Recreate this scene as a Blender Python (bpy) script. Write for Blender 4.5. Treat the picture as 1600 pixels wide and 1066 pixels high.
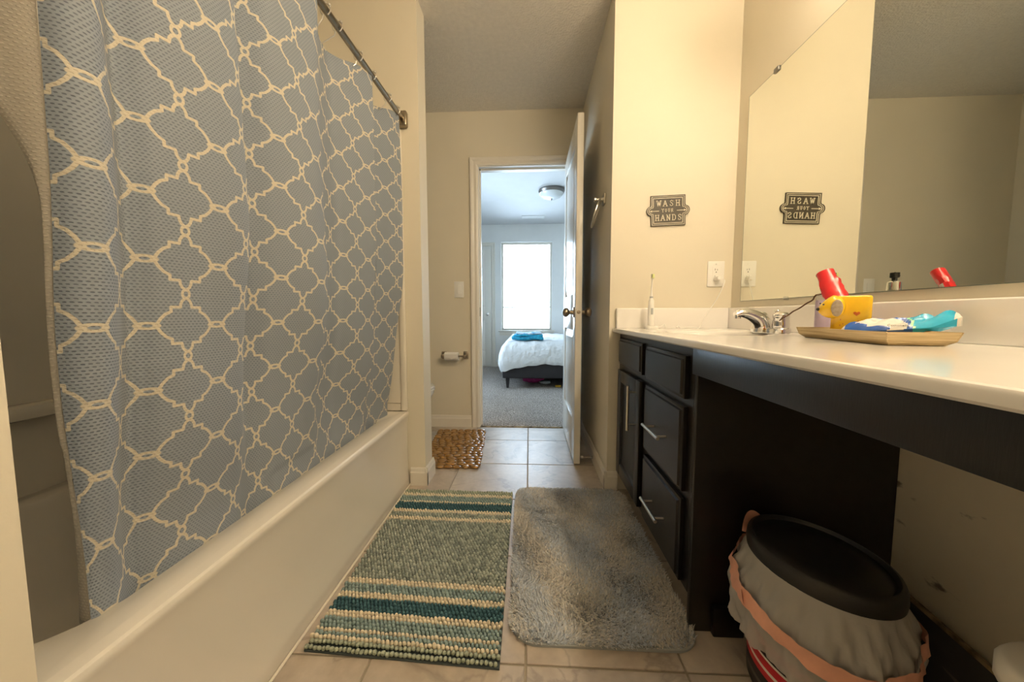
import bpy, bmesh, math, random
import numpy as np
from mathutils import Vector, Matrix

for o in list(bpy.data.objects):
    bpy.data.objects.remove(o)
random.seed(7)
rng = np.random.default_rng(7)
SC = bpy.context.scene
COL = SC.collection
PI = math.pi

# ------------------------------------------------------------------ camera
F_PX, YAW, PITCH, ROLL, CAM_H = 544.28, 0.04967, 0.07285, -0.00175, 0.90
cy, sy, cp, sp = math.cos(YAW), math.sin(YAW), math.cos(PITCH), math.sin(PITCH)
fwd = Vector((-sy * cp, cy * cp, -sp)); rgt = Vector((cy, sy, 0)); up = rgt.cross(fwd)
cr, sr = math.cos(ROLL), math.sin(ROLL)
rgt, up = cr * rgt + sr * up, -sr * rgt + cr * up
cam_d = bpy.data.cameras.new('camera'); cam_d.sensor_width = 36.0; cam_d.sensor_fit = 'HORIZONTAL'
cam_d.lens = 36.0 * F_PX / 1600.0; cam_d.clip_start = 0.02; cam_d.clip_end = 100
cam = bpy.data.objects.new('camera', cam_d); COL.objects.link(cam)
M = Matrix.Identity(4)
for i in range(3):
    M[i][0], M[i][1], M[i][2] = rgt[i], up[i], -fwd[i]
M[0][3], M[1][3], M[2][3] = 0, 0, CAM_H
cam.matrix_world = M
SC.camera = cam

# ------------------------------------------------------------------ sky, exposure
WORLD_STRENGTH = 24.0
BULB_STRENGTH = 77.0
BULB_COLOR = (1.0, 0.82, 0.58)
world = bpy.data.worlds.new('sky'); SC.world = world; world.use_nodes = True
bg = world.node_tree.nodes['Background']
bg.inputs['Color'].default_value = (0.66, 0.83, 1.0, 1); bg.inputs['Strength'].default_value = WORLD_STRENGTH
pd = bpy.data.lights.new('window_portal', 'AREA'); pd.shape = 'RECTANGLE'; pd.size = 0.86; pd.size_y = 1.5
pd.cycles.is_portal = True
po = bpy.data.objects.new('window_portal', pd); COL.objects.link(po)
po.location = (-0.05, 6.22, 1.40); po.rotation_euler = (-PI / 2, 0, 0)
po2 = bpy.data.objects.new('window_portal', pd); COL.objects.link(po2)  # guides sky light through the added side window
po2.location = (-1.86, 3.95, 1.40); po2.rotation_euler = (0, -PI / 2, 0); po2.rotation_euler = (PI / 2, 0, -PI / 2)
vs = SC.view_settings
vs.view_transform = 'Standard'; vs.look = 'None'; vs.exposure = 0.0; vs.gamma = 1.0; vs.use_curve_mapping = False
SC.cycles.max_bounces = 8; SC.cycles.diffuse_bounces = 4; SC.cycles.glossy_bounces = 4
SC.cycles.use_adaptive_sampling = True; SC.cycles.adaptive_threshold = 0.02
SC.cycles.transparent_max_bounces = 8; SC.cycles.sample_clamp_indirect = 8.0
SC.cycles.use_denoising = True

# ------------------------------------------------------------------ materials
def new_mat(name):
    m = bpy.data.materials.new(name); m.use_nodes = True
    nt = m.node_tree
    return m, nt, nt.nodes['Principled BSDF']

def N(nt, typ, **kw):
    n = nt.nodes.new(typ)
    for k, v in kw.items():
        setattr(n, k, v)
    return n

def mat(name, color, rough=0.5, metal=0.0, var=0.04, vscale=6.0, bump=0.0, bscale=80.0, coat=0.0, spec=0.5,
        trans=0.0, subsurf=0.0, color2=None, detail=4.0, stretch=None, bdist=0.002):
    m, nt, b = new_mat(name)
    tc = N(nt, 'ShaderNodeTexCoord')
    src = tc.outputs['Object']
    if stretch:
        mp = N(nt, 'ShaderNodeMapping'); mp.inputs['Scale'].default_value = stretch
        nt.links.new(src, mp.inputs['Vector']); src = mp.outputs['Vector']
    no = N(nt, 'ShaderNodeTexNoise'); no.inputs['Scale'].default_value = vscale; no.inputs['Detail'].default_value = detail
    nt.links.new(src, no.inputs['Vector'])
    mx = N(nt, 'ShaderNodeMix', data_type='RGBA')
    c = color
    if color2 is None:
        lo = tuple(max(0, x * (1 - var)) for x in c); hi = tuple(min(1, x * (1 + var)) for x in c)
    else:
        lo, hi = c, color2
    mx.inputs['A'].default_value = (*lo, 1); mx.inputs['B'].default_value = (*hi, 1)
    cr_ = N(nt, 'ShaderNodeMapRange'); cr_.inputs['From Min'].default_value = 0.3; cr_.inputs['From Max'].default_value = 0.7
    nt.links.new(no.outputs['Fac'], cr_.inputs['Value']); nt.links.new(cr_.outputs['Result'], mx.inputs['Factor'])
    nt.links.new(mx.outputs['Result'], b.inputs['Base Color'])
    b.inputs['Roughness'].default_value = rough; b.inputs['Metallic'].default_value = metal
    b.inputs['Coat Weight'].default_value = coat; b.inputs['Coat Roughness'].default_value = 0.08
    b.inputs['Specular IOR Level'].default_value = spec
    b.inputs['Transmission Weight'].default_value = trans
    if subsurf:
        b.inputs['Subsurface Weight'].default_value = subsurf; b.inputs['Subsurface Radius'].default_value = (0.01, 0.01, 0.01)
        b.inputs['Subsurface Scale'].default_value = 0.3
    if bump:
        n2 = N(nt, 'ShaderNodeTexNoise'); n2.inputs['Scale'].default_value = bscale; n2.inputs['Detail'].default_value = 3
        nt.links.new(src, n2.inputs['Vector'])
        bp = N(nt, 'ShaderNodeBump'); bp.inputs['Strength'].default_value = bump; bp.inputs['Distance'].default_value = bdist
        nt.links.new(n2.outputs['Fac'], bp.inputs['Height']); nt.links.new(bp.outputs['Normal'], b.inputs['Normal'])
    return m

def emit_mat(name, color, strength):
    m, nt, b = new_mat(name)
    b.inputs['Base Color'].default_value = (*color, 1)
    b.inputs['Emission Color'].default_value = (*color, 1); b.inputs['Emission Strength'].default_value = strength
    return m

WALL = (0.76, 0.70, 0.57)
MT = {}
MT['wall'] = mat('cream_wall_paint', WALL, 0.55, var=0.02, vscale=3, bump=0.15, bscale=220, bdist=0.001)
MT['ceiling'] = mat('textured_ceiling_paint', (0.82, 0.77, 0.68), 0.9, var=0.04, vscale=40, bump=0.9, bscale=90, bdist=0.006)
MT['trim'] = mat('white_trim_paint', (0.80, 0.75, 0.66), 0.35, var=0.015)
MT['bedwall'] = mat('pale_bedroom_paint', (0.84, 0.84, 0.82), 0.7, var=0.02, bump=0.1, bscale=200)
MT['bedceil'] = mat('white_bedroom_ceiling', (0.62, 0.62, 0.62), 0.9, var=0.02, bump=0.4, bscale=90, bdist=0.004)
MT['door'] = mat('white_door_paint', (0.80, 0.77, 0.70), 0.28, var=0.01)
MT['tub'] = mat('white_acrylic', (0.80, 0.75, 0.66), 0.18, var=0.02, vscale=3, coat=0.3)
MT['surround'] = mat('white_fiberglass', (0.78, 0.73, 0.63), 0.16, var=0.02, vscale=4, coat=0.2)
MT['caulk'] = mat('caulk', (0.82, 0.76, 0.64), 0.4)
MT['counter'] = mat('cultured_marble', (0.90, 0.87, 0.83), 0.14, var=0.02, vscale=5, coat=0.3)
MT['cab'] = mat('espresso_wood', (0.0035, 0.0028, 0.0026), 0.30, color2=(0.0075, 0.0058, 0.0050), vscale=30, stretch=(1, 8, 1), bump=0.06, bscale=60, coat=0.0, spec=0.42)
MT['nickel'] = mat('brushed_nickel', (0.62, 0.59, 0.54), 0.28, metal=1.0)
MT['bronze'] = mat('satin_nickel_dark', (0.40, 0.34, 0.27), 0.32, metal=1.0)
MT['chrome'] = mat('chrome', (0.82, 0.82, 0.83), 0.06, metal=1.0, var=0.0)
MT['rod'] = mat('aged_nickel_rod', (0.36, 0.31, 0.24), 0.25, metal=1.0)
MT['plastic_w'] = mat('white_plastic', (0.90, 0.88, 0.83), 0.35, var=0.01)
MT['black_slot'] = mat('dark_slot', (0.02, 0.018, 0.015), 0.6)
MT['mirror'] = mat('mirror_silver', (0.84, 0.86, 0.80), 0.0, metal=1.0, var=0.0)
MT['glass_edge'] = mat('mirror_edge', (0.12, 0.16, 0.13), 0.3)
MT['ceramic'] = mat('white_ceramic', (0.82, 0.79, 0.73), 0.1, var=0.01, coat=0.4)
MT['paper'] = mat('toilet_paper', (0.85, 0.82, 0.77), 0.95, bump=0.2, bscale=150)
MT['blackpl'] = mat('black_plastic', (0.008, 0.008, 0.008), 0.45, bump=0.05, bscale=300)
MT['red'] = mat('red_print', (0.55, 0.015, 0.03), 0.35)
MT['whitepr'] = mat('white_print', (0.75, 0.72, 0.66), 0.4)
MT['redtube'] = mat('red_tube_plastic', (0.62, 0.02, 0.025), 0.28, coat=0.3)
MT['grout'] = mat('grout', (0.30, 0.26, 0.20), 0.85, bump=0.2)
MT['bedframe'] = mat('charcoal_upholstery', (0.025, 0.022, 0.024), 0.85, bump=0.3, bscale=400)
MT['duvet'] = mat('white_duvet', (0.74, 0.76, 0.78), 0.9, bump=0.7, bscale=11, bdist=0.03)
MT['peach'] = mat('peach_drawstring', (0.78, 0.40, 0.29), 0.5, var=0.1, vscale=20)
MT['rope'] = mat('brown_cord', (0.13, 0.065, 0.03), 0.8, bump=0.5, bscale=500)
MT['yellow'] = mat('yellow_ceramic', (0.85, 0.52, 0.012), 0.18, var=0.06, vscale=40, coat=0.5)
MT['plaid'] = mat('grey_plaid_ear', (0.28, 0.22, 0.16), 0.5, color2=(0.45, 0.38, 0.30), vscale=120)
MT['orange'] = mat('orange_heart', (0.55, 0.12, 0.01), 0.3)
MT['lav'] = mat('lavender_label', (0.55, 0.47, 0.62), 0.3, var=0.08, vscale=60)
MT['blue'] = mat('blue_wrapper', (0.02, 0.10, 0.42), 0.25, var=0.15, vscale=20, coat=0.3)
MT['cyan'] = mat('cyan_wrapper', (0.02, 0.40, 0.66), 0.25, var=0.15, vscale=20, coat=0.3)
MT['greenpr'] = mat('light_green_print', (0.35, 0.75, 0.45), 0.3)
MT['oldcard'] = mat('worn_cardboard', (0.55, 0.42, 0.24), 0.8, color2=(0.10, 0.07, 0.035), vscale=28)
MT['darkgrey'] = mat('dark_grey_card', (0.045, 0.045, 0.048), 0.6)
MT['midgrey'] = mat('mid_grey_card', (0.12, 0.105, 0.095), 0.6)
MT['strike'] = mat('strike_plate', (0.35, 0.31, 0.26), 0.4, metal=1.0)
MT['signblack'] = mat('dark_sign_tin', (0.045, 0.038, 0.026), 0.45, color2=(0.075, 0.062, 0.042), vscale=40)
MT['signcream'] = mat('cream_sign_enamel', (0.78, 0.72, 0.58), 0.4)
MT['bristle'] = mat('yellow_green_bristles', (0.72, 0.76, 0.35), 0.7)
MT['softgrey'] = mat('soft_grey_rubber', (0.45, 0.47, 0.48), 0.5)
MT['teal'] = mat('teal_blanket', (0.005, 0.16, 0.32), 0.9, color2=(0.03, 0.42, 0.62), vscale=35, bump=0.3, bscale=120)
MT['multi'] = mat('printed_blanket', (0.02, 0.26, 0.50), 0.9, color2=(0.75, 0.80, 0.82), vscale=28)
MT['pink'] = mat('pink_fabric', (0.45, 0.04, 0.20), 0.9, var=0.3, vscale=30)
MT['toyyel'] = mat('yellow_toy', (0.60, 0.35, 0.02), 0.6)
MT['lamp_glass'] = mat('frosted_bowl_glass', (0.70, 0.73, 0.74), 0.25, subsurf=0.0, coat=0.3)
MT['pewter'] = mat('pewter_band', (0.20, 0.19, 0.18), 0.35, metal=0.8)
MT['vent'] = mat('vent_paint', (0.72, 0.72, 0.71), 0.5)
MT['hamper'] = mat('pale_plastic', (0.78, 0.74, 0.66), 0.3)
MT['bag'] = None

# tile stone
def tile_mat():
    m, nt, b = new_mat('stone_look_tile')
    oi = N(nt, 'ShaderNodeObjectInfo'); tc = N(nt, 'ShaderNodeTexCoord')
    ad = N(nt, 'ShaderNodeVectorMath', operation='MULTIPLY_ADD')
    cmb = N(nt, 'ShaderNodeCombineXYZ')
    for k in range(3):
        nt.links.new(oi.outputs['Random'], cmb.inputs[k])
    ad.inputs[1].default_value = (37, 23, 11)
    nt.links.new(cmb.outputs[0], ad.inputs[0]); nt.links.new(tc.outputs['Object'], ad.inputs[2])
    no = N(nt, 'ShaderNodeTexNoise'); no.inputs['Scale'].default_value = 3.0; no.inputs['Detail'].default_value = 8; no.inputs['Distortion'].default_value = 1.6
    n2 = N(nt, 'ShaderNodeTexNoise'); n2.inputs['Scale'].default_value = 38.0; n2.inputs['Detail'].default_value = 6
    wv = N(nt, 'ShaderNodeTexNoise'); wv.inputs['Scale'].default_value = 2.0; wv.inputs['Detail'].default_value = 6; wv.inputs['Distortion'].default_value = 0.6
    for x in (no, n2, wv):
        nt.links.new(ad.outputs[0], x.inputs['Vector'])
    r = N(nt, 'ShaderNodeValToRGB'); e = r.color_ramp.elements
    e[0].position = 0.3; e[0].color = (0.36, 0.295, 0.235, 1); e[1].position = 0.72; e[1].color = (0.55, 0.485, 0.41, 1)
    nt.links.new(no.outputs['Fac'], r.inputs['Fac'])
    # thin vein
    s = N(nt, 'ShaderNodeMath', operation='SUBTRACT'); s.inputs[1].default_value = 0.5
    a = N(nt, 'ShaderNodeMath', operation='ABSOLUTE'); mr = N(nt, 'ShaderNodeMapRange')
    mr.inputs['From Max'].default_value = 0.012; mr.inputs['To Min'].default_value = 0.75; mr.inputs['To Max'].default_value = 1.0
    nt.links.new(wv.outputs['Fac'], s.inputs[0]); nt.links.new(s.outputs[0], a.inputs[0]); nt.links.new(a.outputs[0], mr.inputs['Value'])
    mr2 = N(nt, 'ShaderNodeMapRange'); mr2.inputs['To Min'].default_value = 0.82; mr2.inputs['To Max'].default_value = 1.16
    nt.links.new(n2.outputs['Fac'], mr2.inputs['Value'])
    mu = N(nt, 'ShaderNodeMath', operation='MULTIPLY'); nt.links.new(mr.outputs[0], mu.inputs[0]); nt.links.new(mr2.outputs[0], mu.inputs[1])
    vm = N(nt, 'ShaderNodeVectorMath', operation='SCALE'); nt.links.new(r.outputs['Color'], vm.inputs[0]); nt.links.new(mu.outputs[0], vm.inputs['Scale'])
    nt.links.new(vm.outputs[0], b.inputs['Base Color'])
    b.inputs['Roughness'].default_value = 0.36
    bp = N(nt, 'ShaderNodeBump'); bp.inputs['Strength'].default_value = 0.12; bp.inputs['Distance'].default_value = 0.002
    nt.links.new(n2.outputs['Fac'], bp.inputs['Height']); nt.links.new(bp.outputs['Normal'], b.inputs['Normal'])
    return m
MT['tile'] = tile_mat()

def carpet_mat():
    m, nt, b = new_mat('grey_carpet')
    tc = N(nt, 'ShaderNodeTexCoord')
    n1 = N(nt, 'ShaderNodeTexNoise'); n1.inputs['Scale'].default_value = 95; n1.inputs['Detail'].default_value = 3
    n2 = N(nt, 'ShaderNodeTexNoise'); n2.inputs['Scale'].default_value = 5; n2.inputs['Detail'].default_value = 3
    for x in (n1, n2):
        nt.links.new(tc.outputs['Object'], x.inputs['Vector'])
    r = N(nt, 'ShaderNodeValToRGB'); e = r.color_ramp.elements
    e[0].position = 0.32; e[0].color = (0.13, 0.112, 0.10, 1); e[1].position = 0.68; e[1].color = (0.60, 0.54, 0.49, 1)
    nt.links.new(n1.outputs['Fac'], r.inputs['Fac'])
    mr = N(nt, 'ShaderNodeMapRange'); mr.inputs['To Min'].default_value = 0.85; mr.inputs['To Max'].default_value = 1.15
    nt.links.new(n2.outputs['Fac'], mr.inputs['Value'])
    vm = N(nt, 'ShaderNodeVectorMath', operation='SCALE'); nt.links.new(r.outputs['Color'], vm.inputs[0]); nt.links.new(mr.outputs[0], vm.inputs['Scale'])
    nt.links.new(vm.outputs[0], b.inputs['Base Color']); b.inputs['Roughness'].default_value = 1.0; b.inputs['Specular IOR Level'].default_value = 0.1
    bp = N(nt, 'ShaderNodeBump'); bp.inputs['Strength'].default_value = 1.0; bp.inputs['Distance'].default_value = 0.01
    nt.links.new(n1.outputs['Fac'], bp.inputs['Height']); nt.links.new(bp.outputs['Normal'], b.inputs['Normal'])
    return m
MT['carpet'] = carpet_mat()

def glass_mat():
    m, nt, b = new_mat('window_glass')
    out = nt.nodes['Material Output']
    tr = N(nt, 'ShaderNodeBsdfTransparent'); tr.inputs['Color'].default_value = (0.97, 0.99, 1, 1)
    gl = N(nt, 'ShaderNodeBsdfGlossy'); gl.inputs['Roughness'].default_value = 0.02
    fr = N(nt, 'ShaderNodeFresnel'); fr.inputs['IOR'].default_value = 1.45
    mx = N(nt, 'ShaderNodeMixShader')
    nt.links.new(fr.outputs[0], mx.inputs[0]); nt.links.new(tr.outputs[0], mx.inputs[1]); nt.links.new(gl.outputs[0], mx.inputs[2])
    nt.links.new(mx.outputs[0], out.inputs['Surface'])
    return m
MT['glass'] = glass_mat()

def clear_mat(name, tint, fac):
    m, nt, b = new_mat(name)
    out = nt.nodes['Material Output']
    tr = N(nt, 'ShaderNodeBsdfTransparent'); tr.inputs['Color'].default_value = (*tint, 1)
    mx = N(nt, 'ShaderNodeMixShader'); mx.inputs[0].default_value = fac
    b.inputs['Base Color'].default_value = (*tint, 1); b.inputs['Roughness'].default_value = 0.08
    nt.links.new(tr.outputs[0], mx.inputs[1]); nt.links.new(b.outputs[0], mx.inputs[2]); nt.links.new(mx.outputs[0], out.inputs['Surface'])
    return m
MT['clear'] = clear_mat('clear_plastic', (0.92, 0.92, 0.92), 0.18)

def bag_mat():
    m, nt, b = new_mat('translucent_white_bag')
    out = nt.nodes['Material Output']
    tc = N(nt, 'ShaderNodeTexCoord')
    no = N(nt, 'ShaderNodeTexNoise'); no.inputs['Scale'].default_value = 22; no.inputs['Detail'].default_value = 5; no.inputs['Distortion'].default_value = 1.2
    nt.links.new(tc.outputs['Object'], no.inputs['Vector'])
    b.inputs['Base Color'].default_value = (0.70, 0.68, 0.65, 1); b.inputs['Roughness'].default_value = 0.42
    bp = N(nt, 'ShaderNodeBump'); bp.inputs['Strength'].default_value = 0.5; bp.inputs['Distance'].default_value = 0.006
    nt.links.new(no.outputs['Fac'], bp.inputs['Height']); nt.links.new(bp.outputs['Normal'], b.inputs['Normal'])
    tl = N(nt, 'ShaderNodeBsdfTranslucent'); tl.inputs['Color'].default_value = (0.78, 0.75, 0.71, 1)
    tr = N(nt, 'ShaderNodeBsdfTransparent')
    m1 = N(nt, 'ShaderNodeMixShader'); m1.inputs[0].default_value = 0.30
    m2 = N(nt, 'ShaderNodeMixShader'); m2.inputs[0].default_value = 0.22
    nt.links.new(b.outputs[0], m1.inputs[1]); nt.links.new(tl.outputs[0], m1.inputs[2])
    nt.links.new(m1.outputs[0], m2.inputs[1]); nt.links.new(tr.outputs[0], m2.inputs[2])
    nt.links.new(m2.outputs[0], out.inputs['Surface'])
    return m
MT['bag'] = bag_mat()

def bamboo_mat():
    m, nt, b = new_mat('bamboo_wood')
    tc = N(nt, 'ShaderNodeTexCoord'); mp = N(nt, 'ShaderNodeMapping'); mp.inputs['Scale'].default_value = (6, 6, 260)
    no = N(nt, 'ShaderNodeTexNoise'); no.inputs['Scale'].default_value = 1.0; no.inputs['Detail'].default_value = 4
    nt.links.new(tc.outputs['Object'], mp.inputs[0]); nt.links.new(mp.outputs[0], no.inputs['Vector'])
    r = N(nt, 'ShaderNodeValToRGB'); e = r.color_ramp.elements
    e[0].position = 0.35; e[0].color = (0.36, 0.25, 0.11, 1); e[1].position = 0.65; e[1].color = (0.62, 0.49, 0.28, 1)
    nt.links.new(no.outputs['Fac'], r.inputs['Fac']); nt.links.new(r.outputs['Color'], b.inputs['Base Color'])
    b.inputs['Roughness'].default_value = 0.5
    return m
MT['bamboo'] = bamboo_mat()

def pebble_mat():
    m, nt, b = new_mat('amber_plastic')
    tc = N(nt, 'ShaderNodeTexCoord'); no = N(nt, 'ShaderNodeTexNoise'); no.inputs['Scale'].default_value = 30
    nt.links.new(tc.outputs['Object'], no.inputs['Vector'])
    r = N(nt, 'ShaderNodeValToRGB'); e = r.color_ramp.elements
    e[0].color = (0.20, 0.095, 0.018, 1); e[1].color = (0.36, 0.19, 0.045, 1)
    nt.links.new(no.outputs['Fac'], r.inputs['Fac']); nt.links.new(r.outputs['Color'], b.inputs['Base Color'])
    b.inputs['Roughness'].default_value = 0.28; b.inputs['Coat Weight'].default_value = 0.25; b.inputs['Coat Roughness'].default_value = 0.1
    return m
MT['pebble'] = pebble_mat()

def attr_mat(name, rough=0.95):
    m, nt, b = new_mat(name)
    at = N(nt, 'ShaderNodeAttribute'); at.attribute_name = 'tint'
    nt.links.new(at.outputs['Color'], b.inputs['Base Color']); b.inputs['Roughness'].default_value = rough
    b.inputs['Specular IOR Level'].default_value = 0.15
    return m
MT['shag'] = attr_mat('shag_pile')
def add_translucency(m, fac):
    nt = m.node_tree; b = nt.nodes['Principled BSDF']; out = nt.nodes['Material Output']
    tl = N(nt, 'ShaderNodeBsdfTranslucent'); ms = N(nt, 'ShaderNodeMixShader'); ms.inputs[0].default_value = fac
    nt.links.new(b.inputs['Base Color'].links[0].from_socket, tl.inputs['Color'])
    nt.links.new(b.outputs[0], ms.inputs[1]); nt.links.new(tl.outputs[0], ms.inputs[2]); nt.links.new(ms.outputs[0], out.inputs['Surface'])
def upright_normals(m, k):
    nt = m.node_tree; b = nt.nodes['Principled BSDF']; ge = N(nt, 'ShaderNodeNewGeometry')
    sc_ = N(nt, 'ShaderNodeVectorMath', operation='SCALE'); sc_.inputs['Scale'].default_value = k
    ad = N(nt, 'ShaderNodeVectorMath', operation='ADD'); ad.inputs[1].default_value = (0, 0, 1)
    nm = N(nt, 'ShaderNodeVectorMath', operation='NORMALIZE')
    nt.links.new(ge.outputs['Normal'], sc_.inputs[0]); nt.links.new(sc_.outputs[0], ad.inputs[0]); nt.links.new(ad.outputs[0], nm.inputs[0]); nt.links.new(nm.outputs[0], b.inputs['Normal'])
upright_normals(MT['shag'], 0.55)
add_translucency(MT['shag'], 0.2)
for k, c in dict(t_cream=(0.74, 0.65, 0.49), t_sage=(0.37, 0.40, 0.345), t_sagedark=(0.25, 0.285, 0.25), t_teal=(0.055, 0.125, 0.145), t_mid=(0.26, 0.34, 0.325), t_moss=(0.35, 0.38, 0.29)).items():
    MT[k] = mat('chenille_' + k[2:], c, 0.95, var=0.18, vscale=90, bump=0.6, bscale=260, spec=0.15)
MT['t_back'] = mat('rug_backing', (0.06, 0.075, 0.075), 0.9)
MT['s_back'] = mat('shag_backing', (0.32, 0.34, 0.34), 0.9)

def curtain_mat():
    m, nt, b = new_mat('lattice_print_fabric')
    L = nt.links
    g = bpy.data.node_groups.new('segment_distance', 'ShaderNodeTree')
    for nm, t, io in (('P', 'NodeSocketVector', 'INPUT'), ('A', 'NodeSocketVector', 'INPUT'), ('D', 'NodeSocketVector', 'INPUT'), ('Inv', 'NodeSocketFloat', 'INPUT'), ('Dist', 'NodeSocketFloat', 'OUTPUT')):
        g.interface.new_socket(nm, in_out=io, socket_type=t)
    gi = g.nodes.new('NodeGroupInput'); go = g.nodes.new('NodeGroupOutput')
    def vn(op):
        n = g.nodes.new('ShaderNodeVectorMath'); n.operation = op; return n
    s = vn('SUBTRACT'); g.links.new(gi.outputs['P'], s.inputs[0]); g.links.new(gi.outputs['A'], s.inputs[1])
    d = vn('DOT_PRODUCT'); g.links.new(s.outputs[0], d.inputs[0]); g.links.new(gi.outputs['D'], d.inputs[1])
    mu = g.nodes.new('ShaderNodeMath'); mu.operation = 'MULTIPLY'; mu.use_clamp = True
    g.links.new(d.outputs['Value'], mu.inputs[0]); g.links.new(gi.outputs['Inv'], mu.inputs[1])
    sc = vn('SCALE'); g.links.new(gi.outputs['D'], sc.inputs[0]); g.links.new(mu.outputs[0], sc.inputs['Scale'])
    s2 = vn('SUBTRACT'); g.links.new(s.outputs[0], s2.inputs[0]); g.links.new(sc.outputs[0], s2.inputs[1])
    ln = vn('LENGTH'); g.links.new(s2.outputs[0], ln.inputs[0]); g.links.new(ln.outputs['Value'], go.inputs['Dist'])
    uv = N(nt, 'ShaderNodeUVMap'); uv.uv_map = 'UVMap'
    sep = N(nt, 'ShaderNodeSeparateXYZ'); L.new(uv.outputs[0], sep.inputs[0])
    def mth(op, a, bb=None, clamp=False):
        n = N(nt, 'ShaderNodeMath', operation=op); n.use_clamp = clamp
        for i, v in enumerate((a, bb)):
            if v is None: continue
            if isinstance(v, (int, float)): n.inputs[i].default_value = v
            else: L.new(v, n.inputs[i])
        return n.outputs[0]
    def fold(x):   # |((x+1) mod 2) - 1|
        return mth('ABSOLUTE', mth('SUBTRACT', mth('FLOORED_MODULO', mth('ADD', x, 1.0), 2.0), 1.0))
    fx, fy = fold(sep.outputs[0]), fold(sep.outputs[1])
    P = N(nt, 'ShaderNodeCombineXYZ'); L.new(fx, P.inputs[0]); L.new(fy, P.inputs[1])
    pts = [(0.0, .87), (.10, .80), (.15, .70), (.17, .575), (.43, .575), (.43, .43), (.58, .35), (.70, .21), (.775, .07), (.79, 0)]
    dist = None
    for (ax, ay), (bx, by) in zip(pts, pts[1:]):
        gn = N(nt, 'ShaderNodeGroup'); gn.node_tree = g
        dx, dy = bx - ax, by - ay
        gn.inputs['A'].default_value = (ax, ay, 0); gn.inputs['D'].default_value = (dx, dy, 0); gn.inputs['Inv'].default_value = 1 / (dx * dx + dy * dy)
        L.new(P.outputs[0], gn.inputs['P'])
        dist = gn.outputs[0] if dist is None else mth('MINIMUM', dist, gn.outputs[0])
    def ring(cx, cy_, rx, ry):
        ex = mth('DIVIDE', mth('SUBTRACT', fx, cx), rx); ey = mth('DIVIDE', mth('SUBTRACT', fy, cy_), ry)
        r = mth('SQRT', mth('ADD', mth('MULTIPLY', ex, ex), mth('MULTIPLY', ey, ey)))
        return mth('MULTIPLY', mth('ABSOLUTE', mth('SUBTRACT', r, 1.0)), min(rx, ry) * 1.15)
    dist = mth('MINIMUM', dist, ring(0, 1, .105, .135)); dist = mth('MINIMUM', dist, ring(1, 0, .215, .085))
    line = N(nt, 'ShaderNodeMapRange'); line.interpolation_type = 'SMOOTHSTEP'
    line.inputs['From Min'].default_value = 0.036; line.inputs['From Max'].default_value = 0.052
    line.inputs['To Min'].default_value = 1; line.inputs['To Max'].default_value = 0
    L.new(dist, line.inputs['Value'])
    # waffle weave dots
    u = mth('MULTIPLY', sep.outputs[0], 0.063 / 0.0078); v = mth('MULTIPLY', sep.outputs[1], 0.0605 / 0.0052)
    row = mth('FLOOR', v); u2 = mth('ADD', u, mth('MULTIPLY', mth('FLOORED_MODULO', row, 2.0), 0.5))
    du = mth('SUBTRACT', mth('FRACT', u2), 0.5); dv = mth('SUBTRACT', mth('FRACT', v), 0.5)
    rr = mth('SQRT', mth('ADD', mth('MULTIPLY', du, du), mth('MULTIPLY', mth('MULTIPLY', dv, dv), 1.6)))
    dot = N(nt, 'ShaderNodeMapRange'); dot.interpolation_type = 'SMOOTHSTEP'
    dot.inputs['From Min'].default_value = 0.18; dot.inputs['From Max'].default_value = 0.40
    dot.inputs['To Min'].default_value = 1; dot.inputs['To Max'].default_value = 0
    L.new(rr, dot.inputs['Value'])
    mx = N(nt, 'ShaderNodeMix', data_type='RGBA')
    mx.inputs['A'].default_value = (0.345, 0.395, 0.465, 1); mx.inputs['B'].default_value = (0.205, 0.24, 0.295, 1)
    L.new(dot.outputs[0], mx.inputs['Factor'])
    mx2 = N(nt, 'ShaderNodeMix', data_type='RGBA')
    mx2.inputs['B'].default_value = (0.80, 0.74, 0.60, 1)
    L.new(line.outputs[0], mx2.inputs['Factor']); L.new(mx.outputs['Result'], mx2.inputs['A'])
    L.new(mx2.outputs['Result'], b.inputs['Base Color'])
    b.inputs['Roughness'].default_value = 0.75; b.inputs['Sheen Weight'].default_value = 0.15
    bp = N(nt, 'ShaderNodeBump'); bp.inputs['Strength'].default_value = 0.7; bp.inputs['Distance'].default_value = 0.0012; bp.invert = True
    L.new(dot.outputs[0], bp.inputs['Height']); L.new(bp.outputs['Normal'], b.inputs['Normal'])
    out = nt.nodes['Material Output']
    tl = N(nt, 'ShaderNodeBsdfTranslucent'); L.new(mx2.outputs['Result'], tl.inputs['Color'])
    ms = N(nt, 'ShaderNodeMixShader'); ms.inputs[0].default_value = 0.28
    L.new(b.outputs[0], ms.inputs[1]); L.new(tl.outputs[0], ms.inputs[2]); L.new(ms.outputs[0], out.inputs['Surface'])
    return m
MT['curtain'] = curtain_mat()
def liner_mat():
    m = MT['curtain'].copy(); m.name = 'plain_waffle_back'
    for n in m.node_tree.nodes:
        if n.type == 'MIX' and n.data_type == 'RGBA':
            if any(l.from_node.type == 'MAP_RANGE' and l.from_node.inputs['From Min'].default_value < .1 for l in n.inputs['Factor'].links):
                for l in list(n.inputs['Factor'].links): m.node_tree.links.remove(l)
                n.inputs['Factor'].default_value = 0.0
            else:
                n.inputs['A'].default_value = (0.50, 0.46, 0.39, 1); n.inputs['B'].default_value = (0.60, 0.56, 0.48, 1)
    return m
MT['liner'] = liner_mat()

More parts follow.
